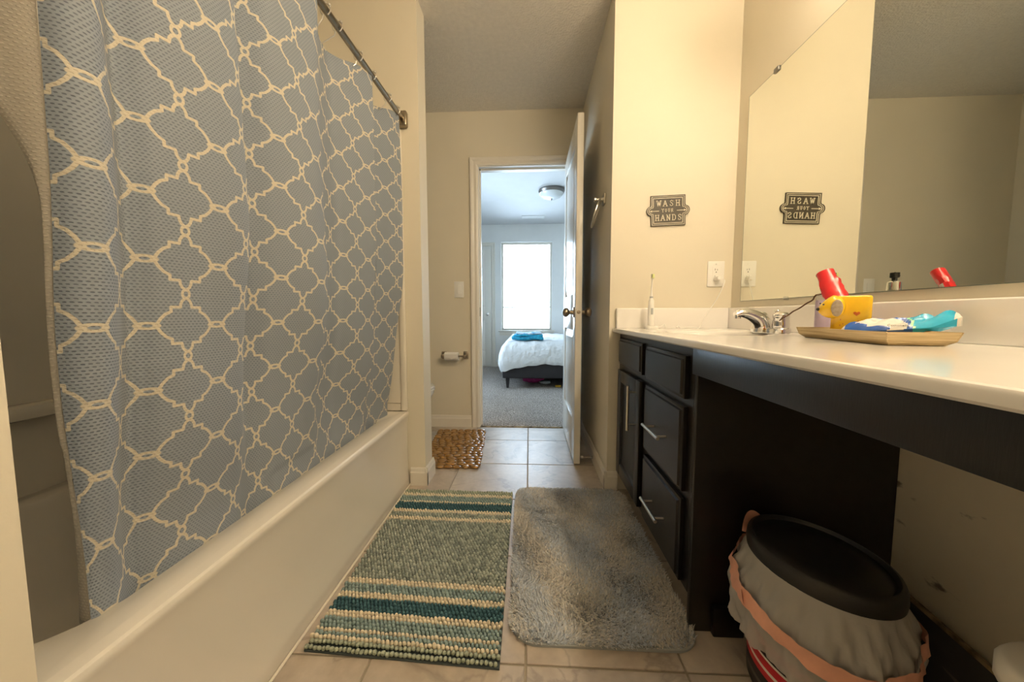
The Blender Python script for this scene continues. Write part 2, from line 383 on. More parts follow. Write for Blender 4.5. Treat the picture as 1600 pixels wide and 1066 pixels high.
# ------------------------------------------------------------------ helpers
def finish(name, me, m, parent=None, smooth=False, recenter=True):
    mats = m if isinstance(m, (list, tuple)) else [m]
    for x in mats:
        me.materials.append(MT[x] if isinstance(x, str) else x)
    o = bpy.data.objects.new(name, me); COL.objects.link(o)
    if recenter and len(me.vertices):
        co = np.empty(len(me.vertices) * 3); me.vertices.foreach_get('co', co); co = co.reshape(-1, 3)
        lo, hi = co.min(0), co.max(0)
        c = np.array([(lo[0] + hi[0]) / 2, (lo[1] + hi[1]) / 2, lo[2]])
        me.vertices.foreach_set('co', (co - c).ravel()); me.update()
        o.location = c
    if smooth:
        me.polygons.foreach_set('use_smooth', [True] * len(me.polygons))
        if smooth != 'full':
            me.set_sharp_from_angle(angle=math.radians(40 if smooth is True else smooth))
    if parent is not None:
        adopt(o, parent)
    return o

def world_loc(p):
    l = p.location.copy()
    if p.parent: l += world_loc(p.parent)
    return l

def adopt(o, parent):
    o.parent = parent
    o.location = o.location - world_loc(parent)

def obj(name, bm, m, parent=None, smooth=False):
    me = bpy.data.meshes.new(name); bmesh.ops.recalc_face_normals(bm, faces=bm.faces) if not getattr(bm, '_keep', False) else None
    bm.to_mesh(me); bm.free()
    return finish(name, me, m, parent, smooth)

def pyobj(name, verts, faces, m, parent=None, smooth=False, mi=None):
    me = bpy.data.meshes.new(name); me.from_pydata([tuple(v) for v in verts], [], faces); me.update()
    o = finish(name, me, m, parent, smooth)
    if mi is not None:
        me.polygons.foreach_set('material_index', mi)
    return o

def thing(name, label, cat, loc=(0, 0, 0), group=None, kind=None):
    o = bpy.data.objects.new(name, None); COL.objects.link(o); o.location = loc; o.empty_display_size = 0.05
    tag(o, label, cat, group, kind); return o

def tag(o, label=None, cat=None, group=None, kind=None):
    if label: o['label'] = label
    if cat: o['category'] = cat
    if group: o['group'] = group
    if kind: o['kind'] = kind
    return o

def add_box(bm, lo, hi, bevel=0.0, seg=2, mtx=None):
    c = [(a + b) / 2 for a, b in zip(lo, hi)]; s = [abs(b - a) for a, b in zip(lo, hi)]
    r = bmesh.ops.create_cube(bm, size=1.0)
    vs_ = r['verts']
    bmesh.ops.scale(bm, vec=s, verts=vs_); bmesh.ops.translate(bm, vec=c, verts=vs_)
    if bevel > 0:
        es = list({e for v in vs_ for e in v.link_edges})
        rr = bmesh.ops.bevel(bm, geom=es, offset=bevel, segments=seg, affect='EDGES', profile=0.5)
        vs_ = list({v for f in rr['faces'] for v in f.verts} | {v for v in vs_ if v.is_valid})
    if mtx is not None:
        bmesh.ops.transform(bm, matrix=mtx, verts=[v for v in vs_ if v.is_valid])
    return vs_

def box(name, lo, hi, m, parent=None, bevel=0.0, seg=2, mtx=None):
    bm = bmesh.new(); add_box(bm, lo, hi, bevel, seg, None)
    if mtx is not None: bmesh.ops.transform(bm, matrix=mtx, verts=bm.verts)
    return obj(name, bm, m, parent, smooth=bevel > 0)

def add_loft(bm, loops, cap0=False, cap1=False, closed=True):
    rows = [[bm.verts.new(p) for p in l] for l in loops]
    n = len(rows[0])
    for a, b in zip(rows, rows[1:]):
        for i in range(n if closed else n - 1):
            j = (i + 1) % n
            try: bm.faces.new((a[i], a[j], b[j], b[i]))
            except ValueError: pass
    if cap0: bm.faces.new(rows[0][::-1])
    if cap1: bm.faces.new(rows[-1])
    return rows

def frame_of(t):
    t = Vector(t).normalized(); a = Vector((0, 0, 1)) if abs(t.z) < 0.9 else Vector((1, 0, 0))
    x = t.cross(a).normalized(); return x, t.cross(x).normalized()

def add_tube(bm, path, r, n=10, cap=True):
    path = [Vector(p) for p in path]; rs = r if isinstance(r, (list, tuple)) else [r] * len(path)
    loops = []; x = None
    for i, p in enumerate(path):
        t = (path[min(i + 1, len(path) - 1)] - path[max(i - 1, 0)]).normalized()
        if x is None: x, y = frame_of(t)
        else:
            x = (x - t * x.dot(t)).normalized(); y = t.cross(x)
        loops.append([p + (x * math.cos(2 * PI * k / n) + y * math.sin(2 * PI * k / n)) * rs[i] for k in range(n)])
    add_loft(bm, loops, cap, cap)

def add_lathe(bm, prof, origin=(0, 0, 0), axis=(0, 0, 1), n=24, sx=1.0, sy=1.0):
    t = Vector(axis).normalized()
    if abs(t.z) > 0.99: x, y = Vector((1, 0, 0)), Vector((0, 1, 0))
    else: x, y = frame_of(t)
    O = Vector(origin)
    loops = [[O + t * h + (x * math.cos(2 * PI * k / n) * sx + y * math.sin(2 * PI * k / n) * sy) * max(r, 1e-5) for k in range(n)] for r, h in prof]
    add_loft(bm, loops, True, True)
    bmesh.ops.remove_doubles(bm, verts=bm.verts, dist=2e-5)

def lathe(name, prof, origin, m, parent=None, axis=(0, 0, 1), n=24, sx=1.0, sy=1.0):
    bm = bmesh.new(); add_lathe(bm, prof, origin, axis, n, sx, sy); return obj(name, bm, m, parent, smooth=True)

def tube(name, path, r, m, parent=None, n=10):
    bm = bmesh.new(); add_tube(bm, path, r, n); return obj(name, bm, m, parent, smooth=True)

def rrect(x0, x1, y0, y1, r, n=6):
    pts = []
    for (cx, cy_, a0) in ((x1 - r, y1 - r, 0), (x0 + r, y1 - r, PI / 2), (x0 + r, y0 + r, PI), (x1 - r, y0 + r, 1.5 * PI)):
        for k in range(n + 1):
            a = a0 + PI / 2 * k / n; pts.append((cx + r * math.cos(a), cy_ + r * math.sin(a)))
    return pts

def bez(pts, n=16):
    """Catmull-Rom through pts"""
    P = [Vector(p) for p in pts]; P = [P[0] * 2 - P[1]] + P + [P[-1] * 2 - P[-2]]; out = []
    for i in range(1, len(P) - 2):
        for k in range(n):
            t = k / n; a, b, c, d = P[i - 1], P[i], P[i + 1], P[i + 2]
            out.append(0.5 * ((2 * b) + (c - a) * t + (2 * a - 5 * b + 4 * c - d) * t * t + (3 * b - a - 3 * c + d) * t ** 3))
    out.append(P[-2]); return out

def struct(o, label, cat='wall'):
    return tag(o, label, cat, kind='structure')

# ------------------------------------------------------------------ room constants
XR, YE, XH, YD, ZC = 0.992, 1.775, 0.402, 2.75, 2.45
XL, YB, XS = -1.50, -1.50, -0.55
Y2 = 2.865          # bedroom side of the door wall
YW, XBL, XBR = 6.05, -1.70, 2.30
OPL, OPR, OPH = -0.393, 0.312, 2.04   # door opening

# ---- walls
def scuff_mat():
    m = MT['wall'].copy(); m.name = 'scuffed_wall_paint'; nt = m.node_tree; b = nt.nodes['Principled BSDF']
    tc = N(nt, 'ShaderNodeTexCoord'); mp = N(nt, 'ShaderNodeMapping'); mp.inputs['Scale'].default_value = (1, 5, 9); mp.inputs['Rotation'].default_value = (.6, 0, 0)
    no = N(nt, 'ShaderNodeTexNoise'); no.inputs['Scale'].default_value = 2.2; no.inputs['Detail'].default_value = 7
    nt.links.new(tc.outputs['Object'], mp.inputs[0]); nt.links.new(mp.outputs[0], no.inputs['Vector'])
    mr = N(nt, 'ShaderNodeMapRange'); mr.inputs['From Min'].default_value = .66; mr.inputs['From Max'].default_value = .72; nt.links.new(no.outputs['Fac'], mr.inputs['Value'])
    sx = N(nt, 'ShaderNodeSeparateXYZ'); nt.links.new(tc.outputs['Object'], sx.inputs[0])
    lo = N(nt, 'ShaderNodeMath', operation='LESS_THAN'); lo.inputs[1].default_value = .62; nt.links.new(sx.outputs[2], lo.inputs[0])
    mu = N(nt, 'ShaderNodeMath', operation='MULTIPLY'); nt.links.new(mr.outputs[0], mu.inputs[0]); nt.links.new(lo.outputs[0], mu.inputs[1])
    mx = N(nt, 'ShaderNodeMix', data_type='RGBA'); mx.inputs['B'].default_value = (.22, .19, .15, 1)
    src = b.inputs['Base Color'].links[0].from_socket; nt.links.new(src, mx.inputs['A']); nt.links.new(mu.outputs[0], mx.inputs['Factor']); nt.links.new(mx.outputs['Result'], b.inputs['Base Color'])
    return m
MT['wall_scuffed'] = scuff_mat()
struct(box('wall_right', (XR, YB, 0), (XR + .1, YE, ZC), 'wall_scuffed'), 'cream painted wall carrying the vanity mirror')
struct(box('wall_end', (XH, YE, 0), (XR + .1, YD, ZC), 'wall'), 'bright cream wall with the sign and its corner into the hall')
struct(box('wall_back', (XL - .1, YB - .1, 0), (XR + .1, YB, ZC), 'wall'), 'cream wall at the near end of the bathroom')
struct(box('wall_left', (XL - .1, YB, 0), (XL, YD, ZC), 'wall'), 'cream wall behind the bathtub and the toilet')
struct(box('wall_partition', (XL, YE, 0), (XS, 1.90, ZC), 'wall'), 'narrow cream partition wall at the far end of the bathtub')
struct(box('wall_near_partition', (XL, 0.215, 0), (XS, 0.335, ZC), 'wall'), 'cream partition end at the left edge of the photo')
bm = bmesh.new()
add_box(bm, (XBL - .1, YD, 0), (OPL - .018, Y2, ZC)); add_box(bm, (OPR + .018, YD, 0), (XBR + .1, Y2, ZC)); add_box(bm, (OPL - .018, YD, OPH + .018), (OPR + .018, Y2, ZC))
struct(obj('wall_door', bm, 'wall'), 'cream wall around the bedroom doorway')
struct(box('ceiling', (XL - .1, YB - .1, ZC), (XR + .1, Y2 - .05, ZC + .1), 'ceiling'), 'textured bathroom ceiling', 'ceiling')
# ---- floor with tiles
fl = struct(box('floor', (XL - .1, YB - .1, -.10), (XR + .1, YD + .03, -.004), 'grout'), 'stone coloured tile floor of the bathroom', 'floor')
TS, TX, TY, G = 0.406, -0.008, 0.837, 0.0028
def tile_mesh(w, d):
    bm = bmesh.new(); add_box(bm, (-w / 2, -d / 2, -.008), (w / 2, d / 2, 0.0), 0.0012, 1)
    me = bpy.data.meshes.new('tile'); bm.to_mesh(me); bm.free(); me.materials.append(MT['tile']); return me
cache = {}
for i in range(-4, 4):
    for j in range(-6, 6):
        x0, x1 = TX + i * TS + G, TX + (i + 1) * TS - G; y0, y1 = TY + j * TS + G, TY + (j + 1) * TS - G
        x0, x1 = max(x0, XL), min(x1, XR); y0, y1 = max(y0, YB), min(y1, YD - .004)
        if x1 - x0 < .02 or y1 - y0 < .02: continue
        key = (round(x1 - x0, 3), round(y1 - y0, 3))
        if key not in cache: cache[key] = tile_mesh(*key)
        t = bpy.data.objects.new('tile', cache[key]); COL.objects.link(t)
        t.location = ((x0 + x1) / 2, (y0 + y1) / 2, random.uniform(-.0004, .0004)); adopt(t, fl)
# ---- bedroom shell
def carpet():
    nx, ny = 90, 110
    x = np.linspace(XBL, XBR, nx); y = np.linspace(YD + .012, YW, ny)
    X, Y = np.meshgrid(x, y); Z = 0.008 + rng.uniform(-.003, .003, X.shape)
    Z[0, :] = -0.004; Z[1, :] = 0.004
    V = np.stack([X, Y, Z], -1).reshape(-1, 3)
    Fc = [(r * nx + c, r * nx + c + 1, (r + 1) * nx + c + 1, (r + 1) * nx + c) for r in range(ny - 1) for c in range(nx - 1)]
    return pyobj('floor_bedroom', V, Fc, 'carpet', smooth='full')
struct(carpet(), 'grey carpet of the bedroom beyond the doorway', 'floor')
struct(box('floor_bedroom_base', (XBL - .1, YD + .031, -.10), (XBR + .1, YW + .15, -.012), 'grout'), 'subfloor under the bedroom carpet', 'floor')
WX0, WX1, WZ0, WZ1 = -0.485, 0.388, 0.645, 2.155
bm = bmesh.new()
add_box(bm, (XBL - .1, YW, 0), (WX0, YW + .14, ZC)); add_box(bm, (WX1, YW, 0), (XBR + .1, YW + .14, ZC))
add_box(bm, (WX0, YW, 0), (WX1, YW + .14, WZ0)); add_box(bm, (WX0, YW, WZ1), (WX1, YW + .14, ZC))
struct(obj('wall_bedroom_far', bm, 'bedwall'), 'pale bedroom wall around the bright window')
bm = bmesh.new()
add_box(bm, (XBL - .1, Y2, 0), (XBL, 3.52, ZC)); add_box(bm, (XBL - .1, 4.38, 0), (XBL, YW, ZC)); add_box(bm, (XBL - .1, 3.52, 0), (XBL, 4.38, WZ0)); add_box(bm, (XBL - .1, 3.52, WZ1), (XBL, 4.38, ZC))
struct(obj('wall_bedroom_left', bm, 'bedwall'), 'pale wall on the left of the bedroom')
struct(box('wall_bedroom_right', (XBR, Y2, 0), (XBR + .1, YW, ZC), 'bedwall'), 'pale wall on the right of the bedroom')
struct(box('ceiling_bedroom', (XBL - .1, Y2 - .05, ZC), (XBR + .1, YW + .14, ZC + .1), 'bedceil'), 'white bedroom ceiling washed by daylight', 'ceiling')

# ---- window
win = thing('window_1', 'bright bedroom window blown out by daylight', 'window', ((WX0 + WX1) / 2, YW + .08, WZ0), kind='structure')
bm = bmesh.new(); fw = .035
add_box(bm, (WX0, YW + .07, WZ0), (WX0 + fw, YW + .12, WZ1)); add_box(bm, (WX1 - fw, YW + .07, WZ0), (WX1, YW + .12, WZ1))
add_box(bm, (WX0 + fw, YW + .07, WZ0), (WX1 - fw, YW + .12, WZ0 + fw)); add_box(bm, (WX0 + fw, YW + .07, WZ1 - fw), (WX1 - fw, YW + .12, WZ1))
obj('frame', bm, 'trim', win)
box('meeting_rail', (WX0 + fw, YW + .075, 1.035), (WX1 - fw, YW + .115, 1.06), 'trim', win)
box('pane', (WX0 + fw, YW + .088, WZ0 + fw), (WX1 - fw, YW + .092, 1.035), 'glass', win)
box('pane', (WX0 + fw, YW + .098, 1.06), (WX1 - fw, YW + .102, WZ1 - fw), 'glass', win)
box('sill', (WX0 - .05, YW - .03, WZ0 - .025), (WX1 + .05, YW + .07, WZ0), 'trim', win, bevel=.006)
box('apron', (WX0 - .03, YW - .012, WZ0 - .09), (WX1 + .03, YW, WZ0 - .026), 'trim', win)

win_added = thing('added_window', 'added unseen side window lighting the bedroom from the left', 'window', (XBL - .06, 3.95, WZ0), kind='structure')  # added out of view to bring more daylight into the bedroom
bm = bmesh.new()
for (a, b, c, d) in ((3.52, 3.555, WZ0, WZ1), (4.345, 4.38, WZ0, WZ1), (3.555, 4.345, WZ0, WZ0 + .035), (3.555, 4.345, WZ1 - .035, WZ1), (3.555, 4.345, 1.035, 1.06)): add_box(bm, (XBL - .08, a, c), (XBL - .04, b, d))
obj('frame', bm, 'trim', win_added); box('pane', (XBL - .062, 3.555, WZ0 + .035), (XBL - .058, 4.345, WZ1 - .035), 'glass', win_added)
# ---- baseboards
def baseboard(name, p0, p1, nrm, label, h=.095, t=.014):
    p0, p1, n = Vector((*p0, 0)), Vector((*p1, 0)), Vector((*nrm, 0))
    prof = [(0, 0), (t, 0), (t, h * .72), (t * .75, h * .80), (t * .55, h * .93), (t * .35, h), (0, h)]
    bm = bmesh.new(); add_loft(bm, [[p + n * a + Vector((0, 0, z)) for a, z in prof] for p in (p0, p1)], True, True)
    return struct(obj(name, bm, 'trim'), label, 'baseboard')
t_ = .014
baseboard('baseboard_hall', (XH, YE - t_), (XH, YD), (-1, 0), 'white baseboard along the hall wall behind the open door')
baseboard('baseboard_end', (XH - t_, YE), (.455, YE), (0, -1), 'short white baseboard between the rug and the vanity cabinet')
baseboard('baseboard_door', (-1.2, YD), (-.463, YD), (0, -1), 'white baseboard under the toilet paper holder')
baseboard('baseboard_partition', (-.628, YE), (XS + t_, YE), (0, -1), 'white baseboard on the front of the partition by the bathtub')
baseboard('baseboard_partition_side', (XS, YE - t_), (XS, 1.90 + t_), (1, 0), 'white baseboard on the side of the partition by the pebble mat')
baseboard('baseboard_bedroom', (XBL, YW), (XBR, YW), (0, -1), 'white baseboard under the bedroom window')
baseboard('baseboard_right', (XR, YB), (XR, .968), (-1, 0), 'dim baseboard on the wall under the counter')

# ---- door trim (casing + jamb)
def casing(name, x0, x1, ztop, y, sgn, label, w=.062, wr=None):
    wr = wr or w
    t = thing(name, label, 'trim', ((x0 + x1) / 2, y, 0), kind='structure')
    prof = [(0, 0), (0, .010), (.012, .014), (.03, .013), (.045, .018), (.058, .019), (.062, .015), (.062, 0)]
    def strip(pn, a, b):
        bm = bmesh.new(); add_loft(bm, [a, b], True, True); obj(pn, bm, 'trim', t)
    def P(side, z, miter):   # side -1 left, 1 right
        k = (w if side < 0 else wr) / .062
        return [Vector(((x0 if side < 0 else x1) + side * a * k, y - sgn * d, z + (a * w / .062 if miter else 0))) for a, d in prof]
    strip('side_casing', P(-1, 0, False), P(-1, ztop, True)); strip('side_casing', P(1, 0, False), P(1, ztop, True))
    strip('head_casing', P(-1, ztop, True), P(1, ztop, True))
    return t
tr1 = casing('trim_1', OPL - .005, OPR + .005, OPH + .005, YD, 1, 'white door casing and jamb around the bedroom doorway', wr=.060)
bm = bmesh.new()
add_box(bm, (OPL - .018, YD - .001, 0), (OPL, Y2 + .001, OPH)); add_box(bm, (OPR, YD - .001, 0), (OPR + .018, Y2 + .001, OPH)); add_box(bm, (OPL - .018, YD - .001, OPH), (OPR + .018, Y2 + .001, OPH + .018))
add_box(bm, (OPL, YD + .045, 0), (OPL + .010, YD + .08, OPH)); add_box(bm, (OPR - .010, YD + .045, 0), (OPR, YD + .08, OPH)); add_box(bm, (OPL, YD + .045, OPH - .010), (OPR, YD + .08, OPH))
obj('jamb', bm, 'trim', tr1)
box('strike_plate', (OPL, YD + .006, .895), (OPL + .0015, YD + .036, .965), 'strike', tr1, bevel=.0007)
tk = struct(box('trim_2', (OPL, YD + .0, -.004), (OPR, YD + .016, .006), 'oldcard'), 'worn tack strip where carpet meets tile in the doorway', 'threshold')

# ---- doors
def panel_door(name, label, org, ux, uy, W, H, T, panels, stile=.11):
    """org = hinge-bottom corner, ux along the width, uy thickness direction"""
    t = thing(name, label, 'door', org, kind='structure')
    O, U, V_ = Vector(org), Vector(ux), Vector(uy)
    Mx = Matrix(((U.x, V_.x, 0, O.x), (U.y, V_.y, 0, O.y), (U.z, V_.z, 1, O.z), (0, 0, 0, 1)))
    def b(nm, lo, hi, m='door', bev=0.0, par=None):
        bm = bmesh.new(); add_box(bm, lo, hi, bev, 2); bmesh.ops.transform(bm, matrix=Mx, verts=bm.verts)
        return obj(nm, bm, m, par or t, smooth=bev > 0)
    b('core', (.02, .010, .02), (W - .02, T - .010, H - .02))
    b('stile', (0, 0, 0), (stile, T, H), bev=.0015); b('stile', (W - stile, 0, 0), (W, T, H), bev=.0015)
    zs = [0] + [z for p in panels for z in p] + [H]
    for k in range(0, len(zs), 2):
        b('rail', (stile, 0, zs[k]), (W - stile, T, zs[k + 1]), bev=.0015)
    for (a, c) in panels:
        bm = bmesh.new()
        for s0, s1 in ((.010, .001), (T - .010, T - .001)):
            e = .022
            l0 = [(stile + e * .4, s0, a + e * .4), (W - stile - e * .4, s0, a + e * .4), (W - stile - e * .4, s0, c - e * .4), (stile + e * .4, s0, c - e * .4)]
            g = .05
            l1 = [(stile + g, s1, a + g), (W - stile - g, s1, a + g), (W - stile - g, s1, c - g), (stile + g, s1, c - g)]
            add_loft(bm, [[Vector(p) for p in l0], [Vector(p) for p in l1]], True, True)
        bmesh.ops.transform(bm, matrix=Mx, verts=bm.verts); obj('panel', bm, 'door', t)
    return t, Mx
d1, Mx1 = panel_door('door_1', 'white two-panel door standing open beside the hall wall', (.304, YD - .008, .012), (0, -1, 0), (-1, 0, 0), .695, 2.018, .036, [(.25, .80), (1.02, 1.89)])
def knob(par, p, ax, m, n=20, r=.028):
    p, ax = Vector(p), Vector(ax)
    k = lathe('knob', [(0.0, 0), (.032, 0), (.033, .003), (.030, .007), (.013, .009), (.011, .026), (.016, .031), (.025, .037), (r, .046), (r * .98, .056), (.020, .064), (.010, .068), (0, .069)], p, m, par, axis=ax, n=n)
    return k
knob(d1, (.268, 2.113, .919), (-1, 0, 0), 'bronze'); knob(d1, (.304, 2.113, .919), (1, 0, 0), 'bronze')
lathe('latch_plate', [(0, 0), (.011, 0), (.011, .0015), (.006, .002), (.005, .008), (0, .008)], (.286, 2.047, .919), 'bronze', d1, axis=(0, -1, 0), n=16)
for z in (.25, 1.02, 1.82):
    bm = bmesh.new(); add_lathe(bm, [(0, 0), (.006, 0), (.006, .09), (0, .09)], (.309, YD - .006, z), n=12); obj('hinge', bm, 'bronze', d1, smooth=True)
d2, Mx2 = panel_door('door_2', 'pale closet door left of the bedroom window', (-1.42, YW - .002, .03), (1, 0, 0), (0, -1, 0), .765, 2.05, .03, [(.25, .80), (1.02, 1.92)])
casing('trim_3', -1.425, -.652, 2.085, YW, 1, 'white casing around the closet door in the bedroom')
knob(d2, (-.72, YW - .032, .925), (0, -1, 0), 'chrome')

# ---- bathtub
TXF, RIMZ = -.628, .40
tub = thing('bathtub', 'glossy off-white bathtub behind the patterned shower curtain', 'bathtub', (-1.0, 1.05, 0))
ys = [.337, .345, .42, .47, 1.62, 1.67, 1.755, 1.764]
def apron_loop(y):
    inset = .006 if .45 < y < 1.64 else 0.0
    return [Vector((x, y, z)) for x, z in ((-.640, 0), (-.636, .012), (-.636 - inset * .2, .05), (-.640 - inset, .085), (-.641 - inset, .20), (-.639 - inset * .9, .28), (-.6375, .335), (-.634, .365), (-.6305, .379), (-.629, .386), (-.6295, .392), (-.6320, .397), (-.637, .4005), (-.645, .4015), (-.66, .4017), (-.66, .36), (-.66, 0))]
bm = bmesh.new(); add_loft(bm, [apron_loop(y) for y in ys], True, True)
ap = obj('apron', bm, 'tub', tub, smooth=24)
bm = bmesh.new()
outer = rrect(-1.405, -.655, .337, 1.764, .01); n6 = len(outer)
loops = [[(x, y, .396) for x, y in outer], [(x, y, .4015) for x, y in rrect(-1.40, -.655, .342, 1.76, .01)], [(x, y, .4015) for x, y in rrect(-1.335, -.712, .43, 1.672, .12)],
         [(x, y, .396) for x, y in rrect(-1.330, -.717, .437, 1.665, .12)], [(x, y, .375) for x, y in rrect(-1.325, -.722, .442, 1.658, .12)],
         [(x, y, .14) for x, y in rrect(-1.28, -.765, .50, 1.53, .14)], [(x, y, .10) for x, y in rrect(-1.24, -.80, .54, 1.48, .14)], [(x, y, .095) for x, y in rrect(-1.15, -.90, .70, 1.35, .10)]]
add_loft(bm, [[Vector(p) for p in l] for l in loops], False, True)
obj('basin', bm, 'tub', tub, smooth=50)
tube('caulk_line', [(-.634, .34, .003), (-.634, 1.774, .003)], .004, 'caulk', tub, n=6)
# surround panels
sur = thing('tub_surround', 'off-white moulded shower surround above the bathtub', 'shower surround', (-1.40, 1.05, .40))
bm = bmesh.new(); add_box(bm, (-1.478, .336, .385), (-1.400, 1.774, 1.82), .006, 2); add_box(bm, (-1.41, .45, .62), (-1.345, 1.66, .66), .012, 2); obj('back_panel', bm, 'surround', sur, smooth=True)
bm = bmesh.new(); add_box(bm, (-1.40, 1.755, .445), (-.665, 1.774, 1.82), .006, 2); add_box(bm, (-.668, 1.748, .405), (-.634, 1.774, 1.82), .010, 3); add_box(bm, (-1.40, 1.762, .404), (-.668, 1.774, .444), .002, 1); obj('end_panel', bm, 'surround', sur, smooth=True)
bm = bmesh.new(); add_box(bm, (-1.40, .336, .405), (-.665, .355, 1.82), .006, 2); add_box(bm, (-.668, .336, .405), (-.610, .362, 1.82), .010, 3); obj('end_panel', bm, 'surround', sur, smooth=True)

# ---- curtain rod
rodA, rodB = Vector((-.622, 1.772, 1.862)), Vector((-.665, .336, 1.855))
def rod_at(y):
    t = (y - rodA.y) / (rodB.y - rodA.y); return rodA.lerp(rodB, t)
rod = thing('curtain_rod', 'aged metal shower rod above the curtain', 'curtain rod', (-.64, 1.0, 1.86))
bm = bmesh.new(); add_tube(bm, [rodA, rod_at(.75)], .0115, 14); add_tube(bm, [rod_at(1.0), rodB], .0138, 14); obj('tube', bm, 'rod', rod, smooth=True)
for p, s in ((rodA, -1), (rodB, 1)):
    bm = bmesh.new(); y0, y1 = sorted((p.y + s * .0, p.y + s * .032)); add_box(bm, (p.x - .022, y0, p.z - .036), (p.x + .022, y1, p.z + .036), .007, 3); obj('bracket', bm, 'rod', rod, smooth=True)

# ---- shower curtain
def spline(xs, ys_, x):
    """monotone-ish Catmull-Rom through points evaluated on x"""
    xs, ys_ = np.array(xs), np.array(ys_); m_ = np.gradient(ys_, xs)
    i = np.clip(np.searchsorted(xs, x) - 1, 0, len(xs) - 2); h = xs[i + 1] - xs[i]; t = np.clip((x - xs[i]) / h, 0, 1)
    return (2 * t ** 3 - 3 * t ** 2 + 1) * ys_[i] + (t ** 3 - 2 * t ** 2 + t) * h * m_[i] + (-2 * t ** 3 + 3 * t ** 2) * ys_[i + 1] + (t ** 3 - t ** 2) * h * m_[i + 1]
PROF = [(-.670, .474), (-.656, .480), (-.645, .492), (-.642, .512), (-.655, .533), (-.678, .560), (-.688, .579), (-.682, .592), (-.668, .612), (-.656, .650), (-.648, .700), (-.643, .750), (-.650, .790), (-.676, .818),
        (-.700, .848), (-.690, .872), (-.667, .905), (-.648, .960), (-.636, 1.020), (-.634, 1.062), (-.646, 1.096), (-.680, 1.150), (-.692, 1.235), (-.680, 1.275), (-.655, 1.345), (-.634, 1.412), (-.630, 1.432),
        (-.650, 1.465), (-.682, 1.540), (-.672, 1.585), (-.650, 1.640), (-.628, 1.690), (-.622, 1.708)]
prof = np.array(PROF); prof[:, 0] = np.where(prof[:, 0] < -.664, -.664 + (prof[:, 0] + .664) * 1.30, prof[:, 0]); q = np.arange(len(prof)); tt = np.linspace(0, len(prof) - 1, 420)
PX, PY = spline(q, prof[:, 0], tt), spline(q, prof[:, 1], tt)
S = np.concatenate([[0], np.cumsum(np.hypot(np.diff(PX), np.diff(PY)))])
iref = np.argmin(np.hypot(PX + .655, PY - .655)); A_, B_ = .0625, .0605
def smooth01(x): x = np.clip(x, 0, 1); return x * x * (3 - 2 * x)
nz = 170
ztop = 1.852 - .034 * smooth01((-PX - .632) / .06)
V, UV = [], []
for k in range(nz):
    f = k / (nz - 1)
    z = .27 + (ztop - .27) * f
    sft = smooth01((1.15 - z) / .75)
    amp = 1 - .66 * smooth01((.80 - z) / .42)
    xx = -.663 + (PX + .663) * amp - .058 * sft
    yy = PY - .018 * smooth01((.75 - z) / .4) * smooth01((PY - 1.3) / .4)
    xx = xx - .012 * sft * smooth01((PY - 1.3) / .4)
    yy = yy + .030 * smooth01((.95 - z) / .5) * (1 - smooth01((PY - .47) / .14))
    # wandering folds lower down
    xx = xx + .010 * np.sin(9 * z + 7 * S) * smooth01((1.3 - z) / .7) * np.clip((S - .05) / .1, 0, 1) * (.4 + .6 * smooth01((z - .42) / .2)) + .004 * np.sin(23 * S + 5 * z)
    xx = np.where(z < .47, np.minimum(xx, -.7135 - .012 * np.clip((.405 - z) / .1, 0, 1)), np.minimum(xx, -.7135 + (z - .47) * .9))
    V.append(np.stack([xx, yy, z], -1)); UV.append(np.stack([(S - S[iref]) / A_, (z - 1.306 + .0605) / B_], -1))
V = np.array(V); UV = np.array(UV); nu = len(tt)
# flap turned back into the tub at the near edge
cur = thing('shower_curtain', 'blue-grey waffle shower curtain printed with a cream lattice', 'shower curtain', (-.66, 1.05, .27))
def sheet(name, V, UV, par, m):
    r_, c_ = V.shape[:2]
    Fc = [(r * c_ + c, r * c_ + c + 1, (r + 1) * c_ + c + 1, (r + 1) * c_ + c) for r in range(r_ - 1) for c in range(c_ - 1)]
    o = pyobj(name, V.reshape(-1, 3), Fc, m, par, smooth='full')
    me = o.data; uvl = me.uv_layers.new(name='UVMap')
    li = np.empty(len(me.loops), dtype=np.int32); me.loops.foreach_get('vertex_index', li)
    uvl.data.foreach_set('uv', UV.reshape(-1, 2)[li].ravel())
    return o
sheet('fabric', V, UV, cur, 'curtain')
fl_n = 26; FV, FU = [], []
for k in range(nz):
    z = V[k, 0, 2]; w = .012 + .36 * smooth01((z - 1.03) / .72) + .05 * smooth01((.62 - z) / .3)
    p0 = V[k, 0]; row = []
    for j in range(fl_n):
        s = j / (fl_n - 1); d = s * w
        row.append((p0[0] - .004 - d * .80 + .010 * math.sin(s * 9) * w * 3, p0[1] + .002 - .004 * math.sin(s * PI) - d * .42 * min(1, max(0, (z - .9) / .3)) + d * .3 * (z < .7), z))
    FV.append(row); FU.append([((S[0] - S[iref] - j / (fl_n - 1) * w) / A_, UV[k, 0, 1]) for j in range(fl_n)])
flap = sheet('turned_back_edge', np.array(FV), np.array(FU), cur, 'liner')
flap['label'] = 'curtain edge folded back into the bathtub'
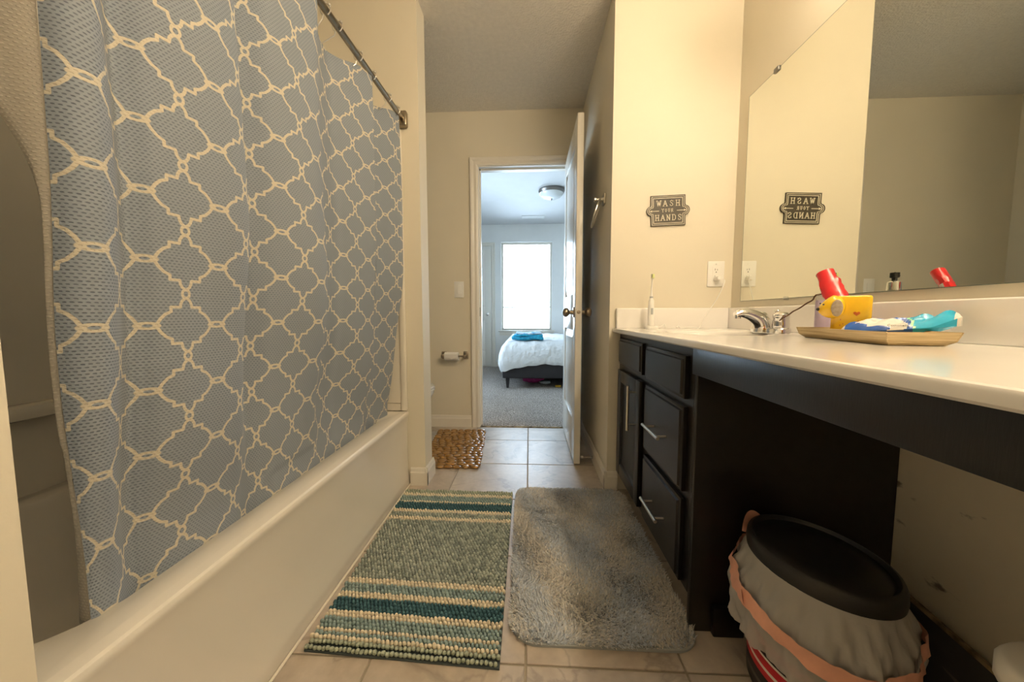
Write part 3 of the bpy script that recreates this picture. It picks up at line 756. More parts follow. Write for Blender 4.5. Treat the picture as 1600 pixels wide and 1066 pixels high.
# hooks
hk = None
for yy in (.50, .62, .74, .88, 1.0, 1.135, 1.20, 1.335, 1.44, 1.585, 1.68):
    c = rod_at(yy); i = int(np.argmin(np.abs(PY - yy))); pt = V[-1, i]
    path = [Vector((c.x + .017 * math.cos(a), c.y, c.z + .017 * math.sin(a))) for a in np.linspace(-PI * .35, PI * 1.35, 14)]
    path = path + [Vector((c.x - .012, c.y + .002, c.z - .026)), Vector((pt[0] + .004, pt[1], pt[2] - .012))]
    bm = bmesh.new(); add_tube(bm, path, .0018, 6)
    for a in (.25, .5, .75):
        bmesh.ops.create_uvsphere(bm, u_segments=8, v_segments=6, radius=.0052, matrix=Matrix.Translation((c.x + .019 * math.cos(PI * a), c.y, c.z + .019 * math.sin(PI * a))))
    obj('hook', bm, 'nickel', cur, smooth=True)

# ------------------------------------------------------------------ vanity
cab = thing('vanity_cabinet', 'espresso black vanity cabinet with one door and a drawer stack', 'cabinet', (.72, 1.37, 0))
CX = .457
bm = bmesh.new(); add_box(bm, (CX, .975, .10), (XR - .002, 1.773, .814), .001, 1); obj('carcass', bm, 'cab', cab)
box('toe_kick', (.525, .985, .0), (XR - .002, 1.773, .10), 'cab', cab)
box('side_panel', (CX, .957, .0), (XR - .002, .975, .814), 'cab', cab, bevel=.001)
bm = bmesh.new(); add_box(bm, (.515, .938, .0), (.60, .956, .085), .004, 2); obj('base_moulding', bm, 'cab', cab, smooth=True)
def front(par, name, y0, y1, z0, z1, x1=CX, t=.020, slab=True):
    o = None
    bm = bmesh.new()
    if slab:
        e = .010
        def L(ins, x): return [Vector((x, a, b)) for a, b in ((y0 + ins, z0 + ins), (y1 - ins, z0 + ins), (y1 - ins, z1 - ins), (y0 + ins, z1 - ins))]
        add_loft(bm, [L(0, x1 - .0008), L(0, x1 - t * .62), L(.003, x1 - t * .70), L(.010, x1 - t * .70), L(.013, x1 - t)], True, True)
    else:
        s = .055
        add_box(bm, (x1 - t, y0, z0), (x1 - .0008, y0 + s, z1), .0018, 2); add_box(bm, (x1 - t, y1 - s, z0), (x1 - .0008, y1, z1), .0018, 2)
        add_box(bm, (x1 - t, y0 + s, z0), (x1 - .0008, y1 - s, z0 + s), .0018, 2); add_box(bm, (x1 - t, y0 + s, z1 - s), (x1 - .0008, y1 - s, z1), .0018, 2)
        add_box(bm, (x1 - t * .45, y0 + s, z0 + s), (x1 - .0008, y1 - s, z1 - s))
        def L(ins, x): return [Vector((x, a, b)) for a, b in ((y0 + s + ins, z0 + s + ins), (y1 - s - ins, z0 + s + ins), (y1 - s - ins, z1 - s - ins), (y0 + s + ins, z1 - s - ins))]
        add_loft(bm, [L(0, x1 - t * .95), L(.008, x1 - t * .5), L(.012, x1 - t * .45)])
    return obj(name, bm, 'cab', par, smooth=True)
def handle(par, p0, p1, out=.033):
    p0, p1 = Vector(p0), Vector(p1); d = (p1 - p0)
    bm = bmesh.new(); o = Vector((-out, 0, 0)); add_tube(bm, [p0 + o, p1 + o], .0058, 12)
    for f in (.14, .86):
        add_tube(bm, [p0 + d * f, p0 + d * f + o], .0042, 10)
    return obj('handle', bm, 'nickel', par, smooth=True)
front(cab, 'false_front', 1.388, 1.727, .664, .789)
dr = front(cab, 'door', 1.388, 1.727, .122, .637, slab=False); handle(dr, (CX - .02, 1.432, .425), (CX - .02, 1.432, .612))
front(cab, 'false_front', 1.008, 1.337, .660, .784)
for (z0, z1, hz) in ((.386, .636, .512), (.112, .364, .240)):
    dd = front(cab, 'drawer', 1.008, 1.337, z0, z1); handle(dd, (CX - .02, 1.092, hz), (CX - .02, 1.240, hz))
rail = box('apron_rail', (.440, YB + .002, .742), (.458, .956, .814), 'cab', None, bevel=.0015)
tag(rail, 'dark wooden rail under the counter across the open knee space', 'rail')

# ---- countertop
ct = thing('vanity_counter', 'glossy off-white vanity top with integral sink and backsplash', 'countertop', (.70, .70, .814))
ZT = .836; X0, X1c, Y0c, Y1c = .418, XR - .002, YB + .002, YE - .002
SX, SY, SRX, SRY = .685, 1.315, .155, .200
def ray_rect(a):
    dx, dy = math.cos(a), math.sin(a); ts = []
    for lim, dd_, o_ in ((X1c, dx, SX), (X0 + .008, dx, SX), (Y1c, dy, SY), (.80, dy, SY)):
        if abs(dd_) > 1e-9:
            t = (lim - o_) / dd_
            if t > 0: ts.append(t)
    t = min(ts); return SX + dx * t, SY + dy * t
ang = sorted([2 * PI * k / 64 for k in range(64)] + [math.atan2(yc - SY, xc - SX) % (2 * PI) for xc in (X0 + .008, X1c) for yc in (.80, Y1c)])
bm = bmesh.new()
def ell(s, z): return [Vector((SX + math.cos(a) * SRX * s, SY + math.sin(a) * SRY * s, z)) for a in ang]
add_loft(bm, [[Vector((*ray_rect(a), ZT)) for a in ang], ell(1.06, ZT), ell(1.02, ZT - .003), ell(.97, ZT - .014), ell(.80, ZT - .07), ell(.5, ZT - .12), ell(.12, ZT - .135)], False, True)
v4 = [bm.verts.new(p) for p in ((X0 + .008, Y0c, ZT), (X1c, Y0c, ZT), (X1c, .80, ZT), (X0 + .008, .80, ZT))]; bm.faces.new(v4)
prof = [(X0 + .008, ZT), (X0 + .003, ZT - .0015), (X0, ZT - .006), (X0, ZT - .017), (X0 + .004, ZT - .021), (X0 + .03, ZT - .0215)]
add_loft(bm, [[Vector((a, y, z)) for a, z in prof] for y in (Y0c, Y1c)], closed=False)
o = obj('slab', bm, 'counter', ct, smooth=35)
bm = bmesh.new(); add_box(bm, (.972, Y0c, ZT - .001), (XR - .001, Y1c, ZT + .100), .005, 3); obj('backsplash', bm, 'counter', ct, smooth=True)
bm = bmesh.new(); add_box(bm, (.432, YE - .021, ZT - .001), (.972, YE - .001, ZT + .100), .005, 3); obj('side_splash', bm, 'counter', ct, smooth=True)
lathe('drain', [(0, 0), (.021, 0), (.022, .002), (.016, .004), (0, .004)], (SX, SY, ZT - .135), 'chrome', ct)

# ---- faucet
fc = thing('faucet', 'chrome two-handle faucet at the back of the sink', 'faucet', (.865, 1.30, ZT))
FZ = ZT
bm = bmesh.new(); lp = lambda ins, z: [Vector((x, y, z)) for x, y in rrect(.838 + ins, .894 - ins, 1.218 + ins, 1.382 - ins, .024 - ins * .5)]
add_loft(bm, [lp(0, FZ), lp(0, FZ + .016), lp(.003, FZ + .020), lp(.010, FZ + .0215)], True, True); obj('base_plate', bm, 'chrome', fc, smooth=True)
pth = bez([(.846, 1.30, FZ + .016), (.842, 1.30, FZ + .030), (.826, 1.30, FZ + .050), (.796, 1.30, FZ + .066), (.766, 1.30, FZ + .071), (.744, 1.30, FZ + .066)], 5)
bm = bmesh.new(); loops = []
for i, p in enumerate(pth):
    s = i / (len(pth) - 1); hw = .024 - .009 * s; hh = .027 * (1 - s) ** 1.2 + .0115
    t = (pth[min(i + 1, len(pth) - 1)] - pth[max(i - 1, 0)]).normalized(); nrm = Vector((0, 1, 0)).cross(t).normalized()
    loops.append([p + Vector((0, 1, 0)) * hw * math.cos(2 * PI * k / 16) + nrm * hh * math.sin(2 * PI * k / 16) for k in range(16)])
loops.insert(0, [Vector((v.x, v.y, FZ + .001)) for v in loops[0]])
add_loft(bm, loops, True, True)
obj('spout', bm, 'chrome', fc, smooth=True)
lathe('aerator', [(0, 0), (.010, 0), (.010, .012), (0, .012)], (.752, 1.30, FZ + .052), 'chrome', fc)
for yy in (1.246, 1.354):
    h = lathe('handle', [(0, 0), (.024, 0), (.025, .012), (.022, .032), (.0235, .036), (.0235, .046), (.017, .053), (.008, .056), (0, .056)], (.866, yy, FZ + .020), 'chrome', fc, n=10)
tube('lift_rod', [(.890, 1.30, FZ + .02), (.890, 1.30, FZ + .075)], .003, 'chrome', fc); bm = bmesh.new(); bmesh.ops.create_uvsphere(bm, u_segments=12, v_segments=8, radius=.008, matrix=Matrix.Translation((.890, 1.30, FZ + .078))); obj('lift_knob', bm, 'chrome', fc, smooth=True)
cp_ = bez([(.850, 1.232, FZ + .045), (.858, 1.18, FZ + .076), (.850, 1.10, FZ + .108), (.842, 1.075, FZ + .122), (.850, 1.055, FZ + .122), (.862, 1.03, FZ + .100)], 8)
cord = []
for i, p in enumerate(cp_):
    a = i * 1.1; cord.append(p + Vector((.0008 * math.cos(a), 0, .0008 * math.sin(a))))
tag(tube('twisted_cord', cord, .0021, 'rope', None, n=6), 'thin brown twisted cord running from the faucet to the soap bottle', 'cord')

# ---- mirror
mr = thing('vanity_mirror', 'large frameless wall mirror above the vanity backsplash', 'mirror', (XR, .60, .966))
box('glass', (XR - .006, YB + .01, .966), (XR - .002, 1.690, 1.877), 'mirror', mr)
bm = bmesh.new(); add_box(bm, (XR - .0058, 1.690, .966), (XR - .0005, 1.6925, 1.877)); add_box(bm, (XR - .0058, YB + .01, 1.877), (XR - .0005, 1.6925, 1.879)); add_box(bm, (XR - .0058, YB + .01, .9645), (XR - .0005, 1.6925, .966)); obj('edge', bm, 'glass_edge', mr)
for y in (1.515, .70):
    box('clip', (XR - .012, y - .014, 1.868), (XR - .0005, y + .014, 1.886), 'pewter', mr, bevel=.002)
for y in (1.40, .50):
    box('clip', (XR - .010, y - .010, .958), (XR - .0005, y + .010, .972), 'clear', mr, bevel=.002)

# ---- vanity light (just above the frame) plus an added unseen bar
MT['bulb'] = emit_mat('warm_bulb', BULB_COLOR, BULB_STRENGTH)
for lab, y0, nb_l in (('warm bulb bar above the mirror over the faucet', .82, 2), ('added unseen bulb bar for fill light above the near half of the mirror', -.82, 9)):  # near bar is added out of view to raise the general light level
    y1 = y0 + nb_l * .17
    vl = thing('vanity_light', lab, 'light', (XR, (y0 + y1) / 2, 2.10), group='bulb bars above the mirror')
    box('back_plate', (XR - .035, y0 - .02, 2.10), (XR, y1 + .02, 2.22), 'nickel', vl, bevel=.008)
    for k in range(nb_l):
        y = y0 + (k + .5) * .17
        lathe('socket', [(0, 0), (.034, 0), (.030, .02), (.022, .03), (0, .03)], (XR - .034, y, 2.16), 'nickel', vl, axis=(-1, 0, 0))
        bm = bmesh.new(); bmesh.ops.create_uvsphere(bm, u_segments=20, v_segments=12, radius=.048, matrix=Matrix.Translation((XR - .108, y, 2.16))); obj('bulb', bm, 'bulb', vl, smooth=True)

# ---- sign
SGX, SGZ, SGY = .672, 1.408, YE
sg = thing('wall_sign', 'dark metal sign reading WASH YOUR HANDS', 'sign', (SGX, SGY, SGZ - .075))
rotm = Matrix.Translation((SGX, SGY, SGZ)) @ Matrix.Rotation(math.radians(-2.0), 4, 'Y')
def outline(s):
    w, h = .082 - s, .072 - s; e = .104 - s * 1.0; r = .030 - s * .55
    right = [(w, -h), (w, -r)]
    for k in range(9):
        a = -PI / 2 + PI * k / 8; right.append((e - .020 + (.020) * math.cos(a) * .95 + 0, (r - .008) * math.sin(a)))
    right += [(w, r), (w, h)]
    left = [(-x, -z) for x, z in right]
    return right + left
def sign_part(name, s0, s1, y0, y1, m):
    bm = bmesh.new()
    a, b = outline(s0), outline(s1)
    add_loft(bm, [[Vector((x, y0, z)) for x, z in a], [Vector((x, y1, z)) for x, z in a], [Vector((x, y1, z)) for x, z in b], [Vector((x, y0, z)) for x, z in b]], False, False)
    bmesh.ops.transform(bm, matrix=rotm, verts=bm.verts); return obj(name, bm, m, sg)
bm = bmesh.new(); a = outline(0); add_loft(bm, [[Vector((x, -.0002, z)) for x, z in a], [Vector((x, -.004, z)) for x, z in a]], True, True); bmesh.ops.transform(bm, matrix=rotm, verts=bm.verts); obj('plate', bm, 'signblack', sg)
sign_part('rim', .0, .0035, -.0039, -.008, 'signblack'); sign_part('rim_line', .004, .0062, -.0039, -.0065, 'signcream'); sign_part('rim_line', .0115, .0140, -.0039, -.0060, 'signcream')
GL = {'W': [(0, 1, .25, 0), (.25, 0, .5, .85), (.5, .85, .75, 0), (.75, 0, 1, 1), (-.1, 1, .15, 1), (.85, 1, 1.1, 1)],
      'A': [(.05, 0, .5, 1), (.5, 1, .95, 0), (.25, .36, .75, .36), (-.08, 0, .2, 0), (.8, 0, 1.08, 0)],
      'S': [(.85, .95, .85, .75), (.8, .9, .5, 1), (.5, 1, .2, .88), (.2, .88, .2, .68), (.2, .68, .8, .38), (.8, .38, .82, .15), (.82, .15, .5, 0), (.5, 0, .18, .1), (.15, .05, .15, .27)],
      'H': [(.15, 0, .15, 1), (.85, 0, .85, 1), (.15, .5, .85, .5), (0, 0, .3, 0), (.7, 0, 1, 0), (0, 1, .3, 1), (.7, 1, 1, 1)],
      'Y': [(0, 1, .5, .45), (1, 1, .5, .45), (.5, .45, .5, 0), (-.1, 1, .2, 1), (.8, 1, 1.1, 1), (.3, 0, .7, 0)],
      'O': [(.5, 1, .15, .75), (.15, .75, .15, .25), (.15, .25, .5, 0), (.5, 0, .85, .25), (.85, .25, .85, .75), (.85, .75, .5, 1)],
      'U': [(.15, 1, .15, .25), (.15, .25, .5, 0), (.5, 0, .85, .25), (.85, .25, .85, 1), (0, 1, .3, 1), (.7, 1, 1, 1)],
      'R': [(.15, 0, .15, 1), (.15, 1, .65, 1), (.65, 1, .85, .78), (.85, .78, .65, .52), (.65, .52, .15, .52), (.5, .52, .9, 0), (0, 0, .3, 0), (.8, 0, 1, 0)],
      'N': [(.15, 0, .15, 1), (.15, 1, .85, 0), (.85, 0, .85, 1), (0, 0, .3, 0), (.7, 1, 1, 1), (0, 1, .15, 1)],
      'D': [(.15, 0, .15, 1), (.15, 1, .6, 1), (.6, 1, .88, .75), (.88, .75, .88, .25), (.88, .25, .6, 0), (.6, 0, .15, 0), (0, 0, .2, 0), (0, 1, .2, 1)]}
def word(bm, txt, cx, z, w, h, gap, th):
    tot = len(txt) * w + (len(txt) - 1) * gap; x = cx - tot / 2
    for ch in txt:
        for (a, b, c, d) in GL[ch]:
            p, q_ = Vector((x + a * w, 0, z + b * h)), Vector((x + c * w, 0, z + d * h)); dv = (q_ - p).normalized(); nv = Vector((-dv.z, 0, dv.x)) * th / 2; e = dv * th * .4
            qd = [p - e - nv, q_ + e - nv, q_ + e + nv, p - e + nv]
            lo = [v + Vector((0, -.0038, 0)) for v in qd]; hi = [v + Vector((0, -.0056, 0)) for v in qd]
            add_loft(bm, [lo, hi], True, True)
        x += w + gap
bm = bmesh.new(); word(bm, 'WASH', .002, .022, .0185, .026, .0115, .0035); bmesh.ops.transform(bm, matrix=rotm, verts=bm.verts); obj('lettering', bm, 'signcream', sg)
bm = bmesh.new(); word(bm, 'YOUR', -.002, -.006, .0092, .0150, .0056, .0021); bmesh.ops.transform(bm, matrix=rotm, verts=bm.verts); obj('lettering', bm, 'signcream', sg)
bm = bmesh.new(); word(bm, 'HANDS', .002, -.046, .0180, .026, .0088, .0035); bmesh.ops.transform(bm, matrix=rotm, verts=bm.verts); obj('lettering', bm, 'signcream', sg)
for s in (-1, 1):
    bm = bmesh.new(); add_box(bm, (min(s * .042, s * .078), -.0056, -.0022), (max(s * .042, s * .078), -.0038, .0010)); add_loft(bm, [[Vector((s * .076, y, -.006)), Vector((s * .088, y, -.0006)), Vector((s * .076, y, .005))] for y in (-.0038, -.0056)], True, True)
    bmesh.ops.transform(bm, matrix=rotm, verts=bm.verts); obj('arrow', bm, 'signcream', sg)

# ---- outlet with plug
ou = thing('wall_outlet', 'white electrical outlet plate beside the mirror', 'outlet', (.911, YE, 1.04))
box('plate', (.871, YE - .006, 1.040), (.951, YE - .0002, 1.163), 'plastic_w', ou, bevel=.0025)
box('receptacle', (.893, YE - .0075, 1.066), (.929, YE - .0055, 1.137), 'plastic_w', ou, bevel=.001)
for zc in (1.118, 1.084):
    bm = bmesh.new(); add_box(bm, (.9045, YE - .0080, zc), (.9062, YE - .0074, zc + .009)); add_box(bm, (.9150, YE - .0080, zc), (.9167, YE - .0074, zc + .007)); add_lathe(bm, [(0, 0), (.0026, 0), (.0026, .0006), (0, .0006)], (.9106, YE - .0074, zc - .008), (0, -1, 0), 10); obj('socket_slots', bm, 'black_slot', ou)
for zc in (1.150, 1.053):
    lathe('screw', [(0, 0), (.003, 0), (.0025, .001), (0, .001)], (.911, YE - .006, zc), 'plastic_w', ou, axis=(0, -1, 0), n=10)
# ---- toothbrush + charger + cord
tb = thing('electric_toothbrush', 'white electric toothbrush standing on its charger', 'toothbrush', (.575, 1.685, ZT))
lathe('handle', [(0, 0), (.0135, 0), (.0145, .006), (.0145, .05), (.0135, .09), (.0120, .118), (.0085, .126), (.0075, .130), (0, .130)], (.575, 1.685, ZT + .015), 'plastic_w', tb)
lathe('collar', [(0, 0), (.0078, 0), (.0080, .004), (.007, .008), (0, .008)], (.575, 1.685, ZT + .145), 'softgrey', tb)
tube('neck', [(.575, 1.685, ZT + .152), (.575, 1.685, ZT + .175), (.576, 1.684, ZT + .205), (.577, 1.683, ZT + .238)], [.0065, .004, .0030, .0032], 'plastic_w', tb)
box('brush_head', (.571, 1.679, ZT + .234), (.583, 1.687, ZT + .258), 'plastic_w', tb, bevel=.003)
box('bristles', (.5715, 1.667, ZT + .237), (.5825, 1.679, ZT + .256), 'bristle', tb, bevel=.002)
bm = bmesh.new(); add_box(bm, (.570, 1.669, ZT + .068), (.580, 1.672, ZT + .098), .0014, 2); obj('button', bm, 'softgrey', tb, smooth=True)
ch = thing('toothbrush_charger', 'white charger base under the toothbrush with its plug and cord', 'charger', (.585, 1.685, ZT))
lathe('base', [(0, 0), (.024, 0), (.025, .004), (.0235, .012), (.016, .0145), (0, .0145)], (.582, 1.685, ZT), 'plastic_w', ch, sx=1.25, sy=.95)
cpts = bez([(.61, 1.69, ZT + .006), (.63, 1.70, ZT + .012), (.648, 1.705, ZT + .022), (.653, 1.700, ZT + .004), (.675, 1.68, ZT + .004), (.70, 1.70, ZT + .006), (.715, 1.715, ZT + .016), (.72, 1.70, ZT + .004), (.76, 1.69, ZT + .007), (.80, 1.715, ZT + .004), (.828, 1.738, ZT + .006), (.855, 1.742, ZT + .06), (.90, 1.735, ZT + .14), (.925, 1.725, ZT + .205), (.930, 1.728, ZT + .232), (.918, 1.738, ZT + .240)], 7)
tube('cord', cpts, .0019, 'plastic_w', ch, n=7)
bm = bmesh.new(); add_lathe(bm, [(0, 0), (.012, 0), (.013, .006), (.012, .022), (.008, .030), (0, .031)], (.9110, YE - .0082, 1.078), (0, -1, 0), 14); obj('plug', bm, 'plastic_w', ch, smooth=True)

# ---- tray and the things on it
TA = math.atan2(.055, .304); ux = Vector((math.sin(TA), math.cos(TA), 0)); vx = Vector((math.cos(TA), -math.sin(TA), 0)); tc0 = Vector((.750, .764, ZT))
def tr(u, v, z): return tc0 + ux * u + vx * v + Vector((0, 0, z))
tray = thing('bamboo_tray', 'shallow pale wooden tray on the counter', 'tray', tr(.15, .07, 0))
LT, WT = .300, .098
def tl(o, z): return [tr(u, v, z) for u, v in ((-o, -o), (LT + o, -o), (LT + o, WT + o), (-o, WT + o))]
bm = bmesh.new()
add_loft(bm, [tl(-.004, 0), tl(-.001, .001), tl(.008, .010), tl(.012, .022), tl(.013, .029), tl(.009, .029), tl(.004, .016), tl(-.006, .007)], True, True)
obj('dish', bm, 'bamboo', tray)
for (u, v) in ((0, 0), (LT, 0), (LT, WT), (0, WT)):
    su, sv = (-1 if u == 0 else 1), (-1 if v == 0 else 1)
    bm = bmesh.new(); add_tube(bm, [tr(u - su * .003, v - sv * .003, .0008), tr(u + su * .0083, v + sv * .0083, .010), tr(u + su * .0133, v + sv * .0133, .0285)], .0013, 6); obj('corner_seam', bm, 'bamboo', tray, smooth=True)
TB = .0075   # tray floor
# dog holder
du_, dv_ = Vector((-.75, .66, 0)).normalized(), Vector((.66, .75, 0)).normalized(); DO = Vector((.837, .953, ZT)) - du_ * .038 - dv_ * .023
def dt(u, v, z): return DO + du_ * u + dv_ * v + Vector((0, 0, z))
dg = thing('dog_holder', 'yellow ceramic puppy shaped holder with a plaid ear', 'holder', dt(.038, .023, TB))
DL, DW, DH = .076, .046, .106   # body start along tray, length, offset across, width, height
bm = bmesh.new()
def dl(ins, z): return [dt(a, b, TB + z) for a, b in rrect(ins, DL - ins, ins, DW - ins, max(.010 - ins, .003), 4)]
add_loft(bm, [dl(.003, 0), dl(.0, .003), dl(0, DH - .006), dl(.002, DH - .001), dl(.005, DH), dl(.008, DH - .003), dl(.008, .012)], True, True)
obj('body', bm, 'yellow', dg, smooth=50)
hc = dt(DL - .002, -.001, TB + .078)
bm = bmesh.new(); bmesh.ops.create_uvsphere(bm, u_segments=20, v_segments=14, radius=1.0)
for v in bm.verts:
    x, y, z = v.co; f = max(0, x)
    # local: x = forward (away along tray), y = toward the viewer, z = up
    sx_, sy_, sz_ = .030, .026, .030
    nx = x * sx_ * .86 + f ** 3 * .003; nyy = y * sy_ * (1 - .12 * f); nzz = z * sz_ * (1 - .24 * f) - f * .007
    w_ = hc + du_ * nx - dv_ * nyy + Vector((0, 0, nzz)); v.co = w_
hd = obj('head', bm, 'yellow', dg, smooth='full')
def dogdot(nm, f_, s_, z_, r, m, sc=(1, 1, 1)):
    bm = bmesh.new(); bmesh.ops.create_uvsphere(bm, u_segments=12, v_segments=8, radius=r)
    bmesh.ops.scale(bm, vec=sc, verts=bm.verts); bmesh.ops.transform(bm, matrix=Matrix.Translation(hc + du_ * f_ - dv_ * s_ + Vector((0, 0, z_))), verts=bm.verts); return obj(nm, bm, m, hd, smooth='full')
dogdot('nose', .0275, .008, -.006, .0042, 'black_slot'); dogdot('eye', .0165, .0205, .006, .0022, 'black_slot'); dogdot('eye', .0235, .0135, .0090, .0018, 'black_slot'); 
bm = bmesh.new(); bmesh.ops.create_uvsphere(bm, u_segments=18, v_segments=12, radius=1)
for v in bm.verts:
    x, y, z = v.co; v.co = hc + du_ * (x * .0135 - .010) - dv_ * (.0255 + y * .0045) + Vector((0, 0, z * .024 - .004))
obj('ear', bm, 'yellow', dg, smooth='full')
bm = bmesh.new(); bmesh.ops.create_uvsphere(bm, u_segments=18, v_segments=12, radius=1)
for v in bm.verts:
    x, y, z = v.co; v.co = hc + du_ * (x * .0115 - .010) - dv_ * (.0290 + y * .0018) + Vector((0, 0, z * .0215 - .004))
obj('ear_patch', bm, 'plaid', dg, smooth='full')
bm = bmesh.new(); hp = []
for k in range(28):
    a = 2 * PI * k / 28; hx = 16 * math.sin(a) ** 3; hz = 13 * math.cos(a) - 5 * math.cos(2 * a) - 2 * math.cos(3 * a) - math.cos(4 * a); hp.append((hx / 17 * .0068, hz / 17 * .0068))
add_loft(bm, [[dt(DL * .36 + a, -d, TB + .060 + b) for a, b in hp] for d in (.0, .0008)], True, True); obj('heart', bm, 'orange', dg)
for k in range(16):
    a, b = random.uniform(.012, DL - .012), random.uniform(.024, .098)
    if abs(a - DL * .36) < .012 and abs(b - .056) < .012: continue
    bm = bmesh.new(); add_box(bm, (-.0008, -.0003, -.0018), (.0008, .0003, .0018), 0); bmesh.ops.transform(bm, matrix=Matrix.Translation(dt(a, -.0002, TB + b)) @ Matrix.Rotation(math.atan2(du_.y, du_.x), 4, 'Z'), verts=bm.verts); obj('glaze_speck', bm, 'orange', dg)
# red tube leaning out of the holder
rt = thing('toothpaste_tube', 'crumpled red tube standing in the yellow puppy holder', 'tube', dt(.038, .023, TB + .02))
p0, p1 = dt(.034, .023, TB + .035), Vector((.8356, 1.040, 1.021))
loops = []; ax = (p1 - p0); axn = ax.normalized(); wv_ = (du_ - axn * du_.dot(axn)).normalized(); tv_ = axn.cross(wv_)
for i in range(15):
    s = i / 14; c = p0 + ax * s + du_ * .004 * math.sin(s * 3.1); w = .0185 + .005 * math.sin(s * 2.6) ; th = .017 * (1 - s) + .012 * s
    if s > .8: w, th = .0200, .0150
    loops.append([c + wv_ * math.cos(2 * PI * k / 18) * w * (1 + .10 * math.sin(3 * k + i * 1.7) * (s < .8)) + tv_ * math.sin(2 * PI * k / 18) * th * (1 + .16 * math.sin(2 * k + i * 2.3) * (s < .8)) for k in range(18)])
bm = bmesh.new(); add_loft(bm, loops, True, True); tbo = obj('tube_body', bm, 'redtube', rt, smooth=30)
lo = [loops[9], loops[10]]
bm = bmesh.new(); cc = [sum(l, Vector()) / 18 for l in lo]; add_loft(bm, [[c + (p - c) * 1.03 for p in l[10:16]] for l, c in zip(lo, cc)], closed=False); obj('print_stripe', bm, 'whitepr', rt)
lathe('cap', [(0, 0), (.0145, 0), (.0145, .016), (0, .016)], p0 - axn * .018, 'redtube', rt, axis=axn, n=16)
# soap bottle
sb = thing('soap_bottle', 'clear soap bottle with black pump and lavender label behind the puppy holder', 'bottle', (.897, 1.092, ZT))
BC = Vector((.897, 1.092, ZT))
def bl(rx, ry, z): return [BC + Vector((rx * math.cos(a), ry * math.sin(a), z)) for a in np.linspace(0, 2 * PI, 28, endpoint=False)]
bm = bmesh.new(); add_loft(bm, [bl(.036, .020, 0), bl(.038, .022, .004), bl(.038, .022, .118), bl(.034, .020, .128), bl(.020, .015, .134), bl(.013, .013, .136)], True, True); obj('bottle_body', bm, 'clear', sb, smooth=50)
bm = bmesh.new(); add_loft(bm, [bl(.0386, .0226, .010), bl(.0386, .0226, .108)]); obj('label_wrap', bm, 'lav', sb, smooth=50)
lathe('collar', [(0, 0), (.0155, 0), (.0158, .003), (.0155, .024), (.012, .027), (0, .027)], BC + Vector((0, 0, .136)), 'chrome', sb)
bm = bmesh.new(); add_lathe(bm, [(0, 0), (.006, 0), (.006, .010), (.0105, .012), (.0105, .026), (0, .027)], BC + Vector((0, 0, .162)), n=16); add_tube(bm, [BC + Vector((0, 0, .185)), BC + Vector((-.016, .010, .186)), BC + Vector((-.030, .018, .181))], [.005, .004, .003], 8); obj('pump', bm, 'blackpl', sb, smooth=True)
# wipes pack
wp = thing('wipes_pack', 'blue and white packet of wipes lying on the wooden tray', 'packet', tr(.06, .065, TB + .01))
nu_, nv_ = 44, 20; V, mi = [], []
WW = .070
def wz(u, v):
    e = min(1, 9 * u * (1 - u) * 1.2) ** .6 * math.sin(PI * min(1, max(0, v))) ** .75
    z = .022 * e + .004 * math.sin(9 * u + 4 * v) * e + .003 * math.sin(31 * u + 9 * v) * e + .0015 * math.sin(53 * v - 17 * u) * e
    z += .014 * math.exp(-((u - .30) / .10) ** 2 - ((v - .75) / .3) ** 2) * min(1, v * 3) + .016 * max(0, .20 - u) / .20
    return z
WA, WB = Vector((.772, .908, 0)), Vector((.888, .764, 0)); wn = Vector(((WA - WB).y, -(WA - WB).x, 0)).normalized()
def wpos(u, v, z): return WB + (WA - WB) * u + wn * (WW * v * (1 - .40 * u) + .012 * (1 - u) * math.sin(PI * v)) + Vector((0, 0, .867 - .006 * u + .012 * (1 - u) ** 2 + z))
for i in range(nu_):
    for j in range(nv_):
        u, v = i / (nu_ - 1), j / (nv_ - 1); V.append(wpos(u, v, wz(u, v)))
Fc = []
for i in range(nu_ - 1):
    for j in range(nv_ - 1):
        u, v = (i + .5) / (nu_ - 1), (j + .5) / (nv_ - 1)
        Fc.append((i * nv_ + j, (i + 1) * nv_ + j, (i + 1) * nv_ + j + 1, i * nv_ + j + 1))
        oval = ((u - .63) / .22) ** 2 + ((v - .30) / .20) ** 2 < 1
        lab = .40 < u < .54 and v < .17
        seam = u < .035 or u > .965
        mi.append(2 if (oval or lab or seam) else (3 if .33 < u - .10 * v < .355 else (1 if u - .10 * v < .34 else 0)))
nb = len(V)
for i in range(nu_):
    for j in range(nv_):
        u, v = i / (nu_ - 1), j / (nv_ - 1); V.append(wpos(u, v, -.002 - .012 * min(1, 6 * u * (1 - u)) * min(1, 6 * v * (1 - v))))
for i in range(nu_ - 1):
    for j in range(nv_ - 1):
        Fc.append((nb + i * nv_ + j, nb + i * nv_ + j + 1, nb + (i + 1) * nv_ + j + 1, nb + (i + 1) * nv_ + j)); mi.append(2 if (i < 1 or i > nu_ - 3) else (1 if i < nu_ * .34 else 0))
rim = [i * nv_ for i in range(nu_)] + [(nu_ - 1) * nv_ + j for j in range(1, nv_)] + [i * nv_ + nv_ - 1 for i in range(nu_ - 2, -1, -1)] + [j for j in range(nv_ - 2, 0, -1)]
for a, b in zip(rim, rim[1:] + rim[:1]):
    Fc.append((a, b, b + nb, a + nb)); iu = a // nv_; mi.append(2 if (.40 < iu / nu_ < .53 or iu < 1 or iu > nu_ - 3) else (1 if iu < nu_ * .34 else 0))
pyobj('wrapper', V, Fc, ['blue', 'cyan', 'whitepr', 'greenpr'], wp, smooth=45, mi=mi)
